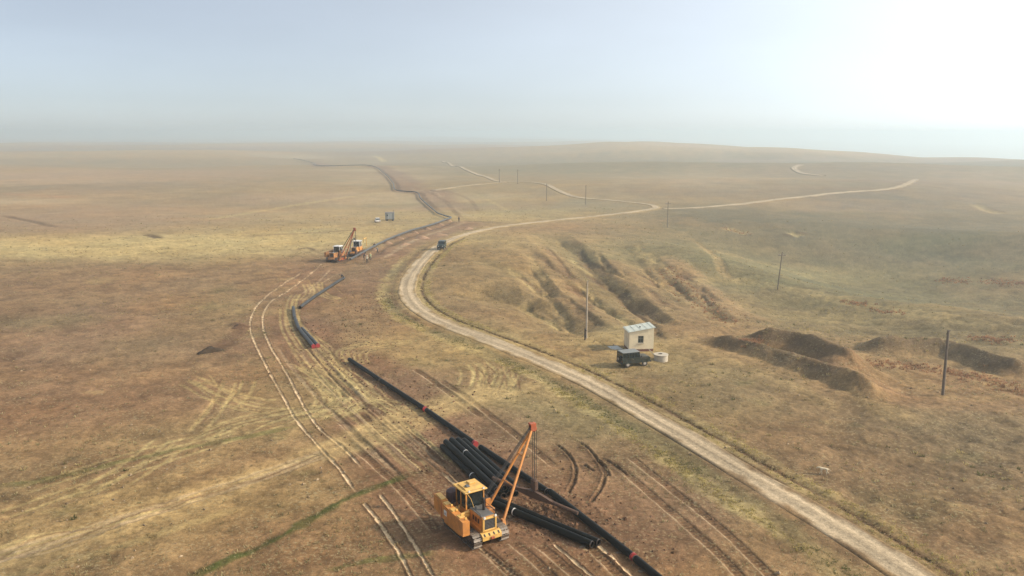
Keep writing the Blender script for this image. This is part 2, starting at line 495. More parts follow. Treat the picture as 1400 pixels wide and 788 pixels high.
# ------------------------------------------------------------------ worked strip along the pipeline
PIPE_FAR = [(479, 360.5), (500, 348.5), (518, 338.5), (540, 328), (562, 319.8), (591, 311), (606, 305.5), (617, 300.5), (610, 297.8), (600, 294.5), (593, 289),
            (583, 280.5), (575, 273), (568, 264.5), (556, 263.5), (544, 262.5), (538, 253), (532, 245), (523, 237), (513, 230), (497, 227.5),
            (468, 228), (439, 228.5), (428, 224.5), (401, 218)]
PFW = catmull(unproj(PIPE_FAR), 3.0)
kbend = int(np.argmin(np.hypot(*(PFW[:, :2] - unproj([(617, 300.5)])[0][:2]).T)))
stroke(None, 7.0, np.array([.255, .150, .098]), 0.75, world=PFW[:kbend], off=-5.0, wob=0.6, keep=1)
stroke(None, 9.0, np.array([.255, .155, .105]), 0.6, world=PFW[kbend:], off=-7, wob=0.8)
stroke(None, 1.3, DARK * 1.15, 0.65, world=PFW[kbend:], off=-2.2, wob=0.8)
stroke(None, 1.0, DARK * 1.2, 0.55, world=PFW[:kbend], off=-2.0, wob=1.0, brk=0.15, h=-0.3)
stroke(None, 0.7, PALE * 0.8, 0.6, world=PFW[:kbend], off=-6.0, wob=1.0, brk=0.2)
stroke(None, 0.7, PALE * 0.75, 0.5, world=PFW[kbend:kbend + 60], off=-10.0, wob=1.0, brk=0.2)
stroke([(632, 302), (660, 303), (690, 304)], 1.2, DARK, 0.65, h=-0.2)
stroke([(585, 262), (610, 276), (622, 290), (632, 300)], 1.1, DARK * 1.3, 0.5, brk=0.25)
stroke([(600, 258), (640, 272), (655, 290)], 1.0, DARK * 1.4, 0.4, brk=0.35)
stroke([(640, 262), (665, 272), (700, 290)], 1.0, STRAW, 0.4, brk=0.35)
stroke([(470, 383), (440, 402), (410, 424), (406, 440), (420, 465), (450, 484), (480, 497), (530, 528), (590, 570), (660, 620), (750, 684), (870, 772), (960, 840)], 4.6,
       np.array([.215, .122, .072]), 0.8, wob=0.9, keep=1)
stroke([(480, 560), (560, 630), (640, 700), (740, 790)], 6.5, np.array([.225, .128, .076]), 0.8, wob=0.8, keep=1)
stroke([(560, 500), (650, 560), (740, 620), (860, 690), (980, 780)], 4.5, np.array([.245, .150, .09]), 0.45, wob=0.9, keep=.6)
stroke([(330, 500), (350, 440), (400, 395), (450, 365)], 4.0, np.array([.235, .135, .08]), 0.45, wob=0.8)

# pale double ruts: dry soil, with lit rut walls painted into the colour
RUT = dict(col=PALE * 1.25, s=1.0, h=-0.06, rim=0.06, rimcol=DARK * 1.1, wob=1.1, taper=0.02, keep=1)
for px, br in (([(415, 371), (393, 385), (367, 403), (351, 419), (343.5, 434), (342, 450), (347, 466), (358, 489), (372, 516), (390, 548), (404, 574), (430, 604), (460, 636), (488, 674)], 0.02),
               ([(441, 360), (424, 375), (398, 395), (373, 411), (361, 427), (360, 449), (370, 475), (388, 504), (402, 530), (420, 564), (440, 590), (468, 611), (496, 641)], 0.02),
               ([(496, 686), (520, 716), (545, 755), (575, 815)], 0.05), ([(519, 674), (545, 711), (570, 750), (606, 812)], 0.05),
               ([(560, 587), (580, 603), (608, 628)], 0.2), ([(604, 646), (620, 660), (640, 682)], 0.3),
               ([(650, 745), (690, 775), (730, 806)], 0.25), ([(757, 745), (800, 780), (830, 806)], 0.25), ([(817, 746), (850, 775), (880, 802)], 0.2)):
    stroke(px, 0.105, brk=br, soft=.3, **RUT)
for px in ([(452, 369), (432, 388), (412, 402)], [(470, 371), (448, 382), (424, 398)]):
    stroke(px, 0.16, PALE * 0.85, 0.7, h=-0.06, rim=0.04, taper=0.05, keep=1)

# crawler tracks: dark, ribbed
CR = dict(col=np.array([.17, .095, .05]), s=0.6, h=-0.04, ribs=0.045, wob=0.25, taper=0.04, rim=0.03, keep=1)
CRAWL = [[(463, 575), (520, 628), (560, 668), (600, 708)], [(492, 566), (545, 610), (590, 650)], [(516, 558), (560, 596), (610, 640)], [(470, 600), (540, 660), (600, 730)],
         [(545, 575), (600, 625), (640, 668)], [(660, 750), (700, 785), (725, 806)], [(700, 742), (745, 780), (770, 806)],
         [(735, 745), (790, 790), (810, 810)], [(800, 742), (850, 790), (870, 806)],
         [(835, 630), (880, 668), (940, 720), (1000, 775), (1025, 806)], [(858, 622), (900, 655), (960, 702), (1020, 755), (1065, 800)],
         [(600, 520), (640, 545), (680, 575), (720, 606), (760, 640)], [(566, 505), (610, 535), (660, 570)], [(500, 560), (470, 520), (440, 495)]]
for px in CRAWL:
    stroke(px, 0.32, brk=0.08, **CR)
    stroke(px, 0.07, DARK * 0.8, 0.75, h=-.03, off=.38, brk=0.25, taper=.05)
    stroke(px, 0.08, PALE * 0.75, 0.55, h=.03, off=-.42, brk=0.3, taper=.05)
# turning marks beyond the pipe line
for px in ([(757, 605), (775, 618), (786, 636), (786, 655), (776, 676)], [(790, 603), (806, 615), (820, 632), (827, 650), (820, 670), (806, 690)],
           [(812, 626), (826, 636), (832, 652)], [(797, 634), (812, 644)], [(822, 625), (840, 634), (858, 650)]):
    stroke(px, 0.13, DARK * 0.7, 0.95, h=-0.10, rim=0.07, brk=0.22, taper=0.06, keep=1, wob=.9)
    stroke(px, 0.34, ribs=0.025, col=SOIL * 0.8, s=0.4, off=-0.55, brk=0.15)

# tyre sweeps, straw coloured where the crust is rubbed off
TY = dict(col=STRAW * 1.0, s=0.55, h=-0.025, wob=0.6, taper=0.06)
SW = [[(262, 520), (300, 540), (350, 556), (410, 560)], [(270, 515), (320, 537), (380, 548)], [(258, 592), (285, 560), (300, 535), (306, 522)], [(300, 560), (322, 540), (332, 520)],
      [(260, 606), (300, 580), (350, 566), (420, 556), (470, 552)], [(270, 600), (330, 575), (400, 566), (440, 562)], [(330, 596), (390, 572), (450, 562), (500, 556)],
      [(400, 500), (430, 512), (452, 526), (462, 548), (450, 562)], [(410, 493), (440, 506), (470, 524), (490, 540)], [(420, 500), (450, 515), (472, 532), (482, 550)],
      [(470, 500), (460, 486), (464, 478), (490, 470), (530, 466), (570, 466)], [(490, 500), (485, 488), (490, 480), (515, 472), (560, 467)],
      [(465, 498), (485, 520), (520, 545), (560, 566)], [(445, 475), (470, 505), (505, 532), (545, 560)], [(436, 480), (460, 505), (490, 530)],
      [(412, 400), (405, 415), (410, 440), (435, 468), (452, 484)], [(396, 420), (398, 445), (412, 470), (424, 482)], [(425, 388), (430, 400), (420, 412)], [(440, 385), (445, 400), (470, 410)],
      [(415, 560), (450, 552), (480, 540), (500, 552), (480, 570)], [(440, 575), (480, 555), (520, 550), (570, 560)], [(430, 520), (450, 540), (446, 560), (425, 572)],
      [(642, 500), (648, 512), (644, 528)], [(655, 496), (664, 510), (662, 530)], [(664, 493), (674, 508), (672, 530)], [(690, 500), (694, 515), (686, 532)], [(700, 502), (702, 516), (692, 534)], [(712, 508), (704, 524), (696, 536)],
      [(340, 596), (280, 616), (180, 648), (60, 690), (0, 712)], [(330, 588), (240, 612), (140, 640), (30, 676)], [(100, 672), (160, 640), (215, 600)], [(120, 680), (190, 640), (240, 606)]]
for px in SW:
    stroke(px, 0.22, brk=0.06, **TY)
    stroke(px, 0.20, brk=0.12, off=-1.5, **TY)
for px in SW[:28]:
    for _ in range(3):
        jx = [(u_ + rng.normal(0, 7), v_ + rng.normal(0, 4)) for u_, v_ in px]
        stroke(jx, rng.uniform(.09, .17), (STRAW, TAN * 1.2, SOIL * .8)[rng.integers(3)], rng.uniform(.4, .7), h=-.025, wob=.6, taper=.15, brk=.08)
for k in range(16):                                  # lanes driven beside the ruts and the pipe string
    o1 = rng.uniform(-26, 60)
    px = [(382 + o1 + rng.normal(0, 3), 470), (428 + o1 * 1.1 + rng.normal(0, 3), 530), (490 + o1 * 1.3 + rng.normal(0, 3), 590), (570 + o1 * 1.6, 665)]
    stroke(px, rng.uniform(.10, .28), (STRAW, PALE * .8, SOIL * .7, DARK * 1.2)[k % 4], rng.uniform(.3, .55), h=-.03, rim=.02, wob=.6, taper=.12, brk=.2)
for px in SW[9:19]:
    stroke(px, 0.22, brk=0.15, off=-0.7, **TY)
    stroke(px, 0.10, DARK * 1.3, 0.5, off=0.35, brk=0.35)
# broad pale track at the lower left
stroke([(-40, 770), (60, 742), (180, 706), (300, 668), (400, 634), (446, 618), (520, 590), (590, 560), (640, 545), (690, 530)], 2.3, TAN * 1.42, 0.7, wob=0.6, taper=0.02, h=-0.05, keep=.8)
for k in range(9):
    stroke([(-40, 770 + rng.normal(0, 9)), (60, 742 + rng.normal(0, 6)), (180, 706 + rng.normal(0, 6)), (300, 668 + rng.normal(0, 4)), (400, 634 + rng.normal(0, 3)), (446, 618 + rng.normal(0, 2))], rng.uniform(.08, .2), (PALE * .85, STRAW, SOIL * .85)[k % 3], .5, h=-.03, brk=.12, taper=.04)
for o_ in (0.75, -0.75):
    stroke([(-40, 770), (60, 742), (180, 706), (300, 668), (400, 634), (446, 618)], 0.20, PALE * 0.8, 0.5, off=o_, h=-0.05, brk=0.05, taper=0.02)
stroke([(-40, 800), (60, 775), (200, 735), (340, 690)], 0.5, STRAW * 0.9, 0.45, brk=0.2)
stroke([(-40, 735), (100, 690), (240, 650), (330, 610)], 1.3, TAN * 1.2, 0.4, brk=0.1)
stroke([(-40, 725), (100, 684), (220, 652)], 0.3, DARK * 1.6, 0.4, brk=0.3)
# green strips
GR = np.array([.085, .100, .030])
stroke([(240, 800), (290, 776), (350, 750), (400, 724), (440, 700), (490, 674), (535, 658), (568, 645)], 0.42, GR, 0.9, wob=1.1, h=0.04, brk=0.02)
stroke([(-30, 668), (70, 654), (160, 632), (250, 614), (340, 597), (420, 580)], 0.45, GR * 1.3, 0.55, wob=1.2, brk=0.25)
stroke([(440, 782), (500, 768), (560, 760), (600, 756)], 0.35, GR * 1.2, 0.6, wob=1.2, brk=0.15)

# minor tracks and lines in the distance
stroke([(270, 302), (360, 288), (440, 275), (520, 265), (545, 264)], 2.0, STRAW * 1.1, 0.5)
stroke([(0, 294), (40, 302), (78, 311)], 1.6, DARK, 0.6, h=-0.3)
stroke([(198, 320), (210, 323), (219, 326)], 1.4, DARK, 0.8, h=-0.3)
stroke([(320, 324), (380, 321), (440, 318), (492, 314)], 0.9, DARK * 1.2, 0.6, brk=0.15)
stroke([(405, 342), (420, 339), (432, 343)], 0.6, DARK, 0.7, brk=0.2, h=0.2)
stroke([(312, 390), (350, 383), (395, 377), (440, 362)], 0.9, DARK * 1.4, 0.55, brk=0.2)
stroke([(510, 213), (520, 217), (528, 222)], 3.5, STRAW * 1.2, 0.7)
stroke([(0, 265), (60, 268), (100, 271)], 3.0, np.array([.40, .22, .12]), 0.4)
stroke([(1060, 292), (1200, 292), (1330, 300)], 4, OLIVE * 0.7, 0.4)
stroke([(990, 312), (1005, 315), (1022, 320)], 2.0, STRAW, 0.6, h=-0.4, brk=0.1)
stroke([(1078, 318), (1086, 320), (1096, 323)], 1.6, STRAW * 1.1, 0.7, h=-0.8, rim=0.3, rimcol=DARK * 1.4)
stroke([(1335, 280), (1350, 287), (1368, 292)], 2.2, STRAW, 0.5, h=-0.6)
stroke([(920, 390), (1000, 385), (1100, 398), (1200, 420), (1300, 436), (1400, 444)], 2.5, STRAW * 0.8, 0.35, brk=0.1)
stroke([(940, 335), (1000, 350), (1060, 365), (1150, 392)], 2.0, STRAW * 0.8, 0.3, brk=0.2)
# churned soil in front of the machine
P_ = unproj([(745, 705)])[0]
i0, i1, j0, j1 = window(P_[:2] - 9, P_[:2] + 9)
sl = (slice(i0, i1), slice(j0, j1))
q = np.exp(-(((X[sl] - P_[0]) * 0.8 + (Y[sl] - P_[1]) * .3) / 3.6) ** 2 - (((Y[sl] - P_[1]) - .2 * (X[sl] - P_[0])) / 3.2) ** 2)
Z[sl] += q * (0.16 * fbm(X[sl], Y[sl], 0.9, 3, 91) + 0.22 * np.abs(n4[sl]))
blend(sl, q * 0.8 * (0.6 + 0.8 * n3[sl]), DARK * 1.1)
bare[sl] = np.maximum(bare[sl], q)

# little hummocks of tussock grass and bare scrapes
for k in range(110):
    u_, v_ = (rng.uniform(880, 1390), rng.uniform(520, 780)) if k < 70 else (rng.uniform(10, 420), rng.uniform(380, 770))
    if 0.6 * (u_ - 800) - (v_ - 520) < 20 and k < 70:
        continue
    patch(u_, v_, rng.uniform(6, 22), rng.uniform(2, 6), (STRAW * .85, GREEN * 1.1, SOIL * .7, DARK * 1.4)[rng.integers(4)], rng.uniform(.15, .32), rough=1.2)

# road bed: sink the land below the road sheet close by
for W, hw in ((ROADW, 1.62),):
    sl, D, S, T, L = field(W, 8)
    m = (1 - sstep(hw + 0.3, hw + 2.2, D))
    Z[sl] += (MZ[sl] - Z[sl]) * m
    nearm = (1 - sstep(190, 260, Rg[sl])) * (1 - sstep(hw - 0.25, hw + 0.05, D))
    Z[sl] -= 0.14 * nearm
    bare[sl] = np.maximum(bare[sl], 1 - sstep(hw + 0.1, hw + 0.5, D))

# mottling
C *= (1 + (0.24 * n3 + 0.20 * n4) * near[..., None][..., 0] + 0.05 * n2 + 0.04 * n1)[..., None]
tint = 0.05 * fbm(X, Y, 15, 3, 101)
C[..., 0] *= 1 + tint; C[..., 2] *= 1 - tint
C *= np.array([0.815, 0.772, 0.715])
C = np.clip(C, 0.012, 0.9)


def sample_grid(x, y, G):
    a = np.arctan2(x, y); r = np.hypot(x, y)
    j = np.clip(np.searchsorted(AA[:1140], a) - 1, 0, 1138); i = np.clip(np.searchsorted(RR, r) - 1, 0, nr - 2)
    ta = np.clip((a - AA[j]) / (AA[j + 1] - AA[j]), 0, 1); tr = (r - RR[i]) / (RR[i + 1] - RR[i])
    return (G[i, j] * (1 - ta) + G[i, j + 1] * ta) * (1 - tr) + (G[i + 1, j] * (1 - ta) + G[i + 1, j + 1] * ta) * tr


def gz(x, y):
    """height of the ground mesh at a point"""
    a = math.atan2(x, y); r = math.hypot(x, y)
    j = int(np.clip(np.searchsorted(AA[:1140], a) - 1, 0, 1138)); i = int(np.clip(np.searchsorted(RR, r) - 1, 0, nr - 2))
    ta = (a - AA[j]) / (AA[j + 1] - AA[j]); tr = (r - RR[i]) / (RR[i + 1] - RR[i])
    ta = min(max(ta, 0), 1)
    return float((Z[i, j] * (1 - ta) + Z[i, j + 1] * ta) * (1 - tr) + (Z[i + 1, j] * (1 - ta) + Z[i + 1, j + 1] * ta) * tr)


def ground(u, v):
    """pixel -> point on the ground mesh"""
    p = unproj([(u, v)])[0]
    return Vector((p[0], p[1], gz(p[0], p[1])))


# ------------------------------------------------------------------ materials
def new_mat(name):
    m = bpy.data.materials.new(name); m.use_nodes = True
    return m, m.node_tree, m.node_tree.nodes['Principled BSDF']


MATS = {}


def mat(name, col, rough=0.6, metal=0.0, var=0.18, scale=3.0, dirt=None, dirt_amt=0.4, spec=0.5, bump=0.0, coat=0.0):
    """painted / plain surface with blotchy wear from object-space noise"""
    if name in MATS:
        return MATS[name]
    m, t, b = new_mat(name)
    tc = t.nodes.new('ShaderNodeTexCoord')
    n = t.nodes.new('ShaderNodeTexNoise'); n.inputs['Scale'].default_value = scale; n.inputs['Detail'].default_value = 6; n.inputs['Roughness'].default_value = 0.65
    t.links.new(tc.outputs['Object'], n.inputs['Vector'])
    ramp = t.nodes.new('ShaderNodeMapRange'); ramp.inputs['From Min'].default_value = 0.3; ramp.inputs['From Max'].default_value = 0.7
    ramp.inputs['To Min'].default_value = 1 - var; ramp.inputs['To Max'].default_value = 1 + var
    t.links.new(n.outputs['Fac'], ramp.inputs['Value'])
    mul = t.nodes.new('ShaderNodeMix'); mul.data_type = 'RGBA'; mul.blend_type = 'MULTIPLY'; mul.inputs['Factor'].default_value = 1
    mul.inputs['A'].default_value = (*col, 1)
    t.links.new(ramp.outputs[0], mul.inputs['B'])
    out = mul.outputs['Result']
    if dirt is not None:
        n2_ = t.nodes.new('ShaderNodeTexNoise'); n2_.inputs['Scale'].default_value = scale * 0.6; n2_.inputs['Detail'].default_value = 8; n2_.inputs['Roughness'].default_value = 0.7
        mp = t.nodes.new('ShaderNodeMapping'); mp.inputs['Location'].default_value = (7.3, 2.1, 4.4)
        t.links.new(tc.outputs['Object'], mp.inputs['Vector']); t.links.new(mp.outputs[0], n2_.inputs['Vector'])
        r2 = t.nodes.new('ShaderNodeMapRange'); r2.inputs['From Min'].default_value = 0.45; r2.inputs['From Max'].default_value = 0.75
        r2.inputs['To Max'].default_value = dirt_amt
        t.links.new(n2_.outputs['Fac'], r2.inputs['Value'])
        mx = t.nodes.new('ShaderNodeMix'); mx.data_type = 'RGBA'
        t.links.new(r2.outputs[0], mx.inputs['Factor']); t.links.new(out, mx.inputs['A']); mx.inputs['B'].default_value = (*dirt, 1)
        out = mx.outputs['Result']
    t.links.new(out, b.inputs['Base Color'])
    b.inputs['Roughness'].default_value = rough
    b.inputs['Metallic'].default_value = metal
    b.inputs['Specular IOR Level'].default_value = spec
    b.inputs['Coat Weight'].default_value = coat
    if bump:
        bp = t.nodes.new('ShaderNodeBump'); bp.inputs['Strength'].default_value = bump; bp.inputs['Distance'].default_value = 0.05
        t.links.new(n.outputs['Fac'], bp.inputs['Height']); t.links.new(bp.outputs[0], b.inputs['Normal'])
    MATS[name] = m
    return m


def ground_mat(name, attr=True, base=(0.4, 0.3, 0.2), specks=True):
    m, t, b = new_mat(name)
    geo = t.nodes.new('ShaderNodeNewGeometry')
    if attr:
        at = t.nodes.new('ShaderNodeAttribute'); at.attribute_name = 'soil'
        colour = at.outputs['Color']
    else:
        rgb = t.nodes.new('ShaderNodeRGB'); rgb.outputs[0].default_value = (*base, 1); colour = rgb.outputs[0]

    def noise(scale, det, rg=0.6):
        n = t.nodes.new('ShaderNodeTexNoise'); n.inputs['Scale'].default_value = scale; n.inputs['Detail'].default_value = det; n.inputs['Roughness'].default_value = rg
        t.links.new(geo.outputs['Position'], n.inputs['Vector']); return n
    na_, nb_, nc_ = noise(2.2, 6, .7), noise(9.0, 5, .65), noise(0.09, 5, .6)
    prev = colour
    for n, lo, hi in ((na_, .68, 1.32), (nb_, .70, 1.30), (nc_, .86, 1.14)):
        r = t.nodes.new('ShaderNodeMapRange'); r.inputs['From Min'].default_value = .3; r.inputs['From Max'].default_value = .7
        r.inputs['To Min'].default_value = lo; r.inputs['To Max'].default_value = hi
        t.links.new(n.outputs['Fac'], r.inputs['Value'])
        x = t.nodes.new('ShaderNodeMix'); x.data_type = 'RGBA'; x.blend_type = 'MULTIPLY'; x.inputs['Factor'].default_value = 1
        t.links.new(prev, x.inputs['A']); t.links.new(r.outputs[0], x.inputs['B']); prev = x.outputs['Result']
    if specks:                                   # dry tussocks and dark crumbs, in drifts
        drift = noise(0.22, 4, .6)
        for sc2, lo, hi, amt, colr in ((4.2, .56, .68, .5, (.37, .30, .165)), (3.3, .61, .71, .34, (.085, .055, .032))):
            n = noise(sc2, 4, .55)
            add = t.nodes.new('ShaderNodeMath'); add.operation = 'MULTIPLY_ADD'; add.inputs[1].default_value = .35
            t.links.new(drift.outputs['Fac'], add.inputs[0])
            sub = t.nodes.new('ShaderNodeMath'); sub.operation = 'SUBTRACT'; sub.inputs[1].default_value = .175
            t.links.new(n.outputs['Fac'], sub.inputs[0]); t.links.new(sub.outputs[0], add.inputs[2])
            r = t.nodes.new('ShaderNodeMapRange'); r.interpolation_type = 'SMOOTHSTEP'
            r.inputs['From Min'].default_value = lo; r.inputs['From Max'].default_value = hi; r.inputs['To Max'].default_value = amt
            t.links.new(add.outputs[0], r.inputs['Value'])
            x = t.nodes.new('ShaderNodeMix'); x.data_type = 'RGBA'; x.inputs['B'].default_value = (*colr, 1)
            t.links.new(r.outputs[0], x.inputs['Factor']); t.links.new(prev, x.inputs['A']); prev = x.outputs['Result']
    t.links.new(prev, b.inputs['Base Color'])
    b.inputs['Roughness'].default_value = 0.95
    b.inputs['Specular IOR Level'].default_value = 0.1
    bp = t.nodes.new('ShaderNodeBump'); bp.inputs['Strength'].default_value = 0.6; bp.inputs['Distance'].default_value = 0.10
    bp2 = t.nodes.new('ShaderNodeBump'); bp2.inputs['Strength'].default_value = 0.5; bp2.inputs['Distance'].default_value = 0.03
    t.links.new(na_.outputs['Fac'], bp.inputs['Height']); t.links.new(nb_.outputs['Fac'], bp2.inputs['Height'])
    t.links.new(bp.outputs[0], bp2.inputs['Normal']); t.links.new(bp2.outputs[0], b.inputs['Normal'])
    return m


def tag(o, label=None, cat=None, group=None, kind=None):
    if label: o['label'] = label
    if cat:
        o['category'] = cat
        o['kind'] = 'thing'
    if group: o['group'] = group
    if kind: o['kind'] = kind
    return o


def np_mesh(name, V, F, material, colour=None, smooth=True, parent=None):
    """V (n,3), F (m,k) numpy -> object"""
    me = bpy.data.meshes.new(name)
    k = F.shape[1]
    me.vertices.add(len(V)); me.vertices.foreach_set('co', V.astype(np.float32).ravel())
    me.loops.add(F.size); me.loops.foreach_set('vertex_index', F.astype(np.int32).ravel())
    me.polygons.add(len(F)); me.polygons.foreach_set('loop_start', (np.arange(len(F)) * k).astype(np.int32))
    me.polygons.foreach_set('use_smooth', np.full(len(F), smooth))
    me.update(calc_edges=True)
    if colour is not None:
        a = me.attributes.new('soil', 'FLOAT_COLOR', 'POINT')
        rgba = np.ones((len(V), 4), np.float32); rgba[:, :3] = colour
        a.data.foreach_set('color', rgba.ravel())
    me.materials.append(material)
    o = bpy.data.objects.new(name, me); COL.objects.link(o)
    if parent: o.parent = parent
    return o


GM = ground_mat('steppe_soil')
ROADM = ground_mat('road_dust', specks=False)
idx = np.arange(nr * na).reshape(nr, na)
nxt = np.roll(idx, -1, axis=1)
F = np.stack([idx[:-1], idx[1:], nxt[1:], nxt[:-1]], -1).reshape(-1, 4)
V = np.stack([X, Y, Z], -1).reshape(-1, 3)
cv = len(V)
V = np.vstack([V, [[0, 0, float(macro(0, 0))]]])
Fc = np.stack([np.full(na, cv), idx[0], nxt[0], nxt[0]], -1)
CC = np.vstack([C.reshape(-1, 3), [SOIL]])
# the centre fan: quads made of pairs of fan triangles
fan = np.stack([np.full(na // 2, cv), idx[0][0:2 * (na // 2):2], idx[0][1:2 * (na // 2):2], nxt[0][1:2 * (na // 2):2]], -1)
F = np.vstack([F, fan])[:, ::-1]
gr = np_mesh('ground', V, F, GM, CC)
tag(gr, kind='structure')

# ------------------------------------------------------------------ road sheets
prof = np.array([-1.14, -1.0, -0.86, -0.62, -0.45, -0.28, 0, 0.28, 0.45, 0.62, 0.86, 1.0, 1.14])
hgt = np.array([-0.30, 0.00, 0.05, 0.015, 0.0, 0.03, 0.075, 0.03, 0.0, 0.015, 0.05, 0.0, -0.30])
shade = np.array([.80, .90, .94, 1.06, 1.14, 1.04, .84, 1.04, 1.14, 1.06, .94, .90, .80])


_pf = np.linspace(-1.14, 1.14, 39)
hgt = np.interp(_pf, prof, hgt); shade = np.interp(_pf, prof, shade); prof = _pf


def road(name, W, hw, label_col, kind='structure', fade=None):
    W = W[:, :2]
    d = np.gradient(W, axis=0); d /= np.linalg.norm(d, axis=1)[:, None] + 1e-9
    nrm = np.stack([-d[:, 1], d[:, 0]], -1)
    s = np.concatenate([[0], np.cumsum(np.linalg.norm(np.diff(W, axis=0), axis=1))])
    wl = hw * (1 + 0.16 * fbm(s, s * 0 + 3.3, 9, 3, 5)); wr_ = hw * (1 + 0.16 * fbm(s, s * 0 + 9.3, 9, 3, 6))
    k = len(prof)
    ww = np.where(prof[None] > 0, wl[:, None], wr_[:, None])
    P = W[:, None, :] + nrm[:, None, :] * (prof[None, :, None] * ww[..., None])
    r = np.hypot(P[..., 0], P[..., 1])
    lift = 0.02 + 0.0007 * np.maximum(r - 170, 0)
    wav = 0.035 * fbm(P[..., 0], P[..., 1], 2.0, 4, 15)
    z = macro(P[..., 0], P[..., 1]) + hgt[None] + lift + wav
    col = ROADC[None, None] * shade[None, :, None] * (1 + 0.12 * fbm(P[..., 0], P[..., 1], 5, 4, 25) + 0.17 * fbm(s[:, None] * .10 + prof[None] * 0, prof[None] * 7 + s[:, None] * 0.01, 1.0, 3, 26))[..., None] * np.array(label_col)
    edge = sstep(.5, 1.0, np.abs(prof)[None] + 0.38 * fbm(P[..., 0], P[..., 1], 1.8, 4, 27))
    col = col * np.array([.9, .9, .92])
    side = np.stack([sample_grid(P[..., 0], P[..., 1], C[..., k_]) for k_ in range(3)], -1)
    col = col + (side - col) * edge[..., None] * 0.95
    V_ = np.concatenate([P, z[..., None]], -1).reshape(-1, 3)
    ii = np.arange(len(W) * k).reshape(len(W), k)
    F_ = np.stack([ii[:-1, :-1], ii[:-1, 1:], ii[1:, 1:], ii[1:, :-1]], -1).reshape(-1, 4)[:, ::-1]
    o = np_mesh(name, V_, F_, ROADM, col.reshape(-1, 3))
    tag(o, kind=kind)
    return o


road('dirt_road', catmull(unproj(ROAD), 1.2), 1.62, (1, 1, 1))
road('dirt_road', BRW, 1.9, (.98, .98, .98))
road('dirt_road', FARW, 2.4, (.98, .98, .98))
road('dirt_track', LEFTW, 1.6, (.92, .92, .92))

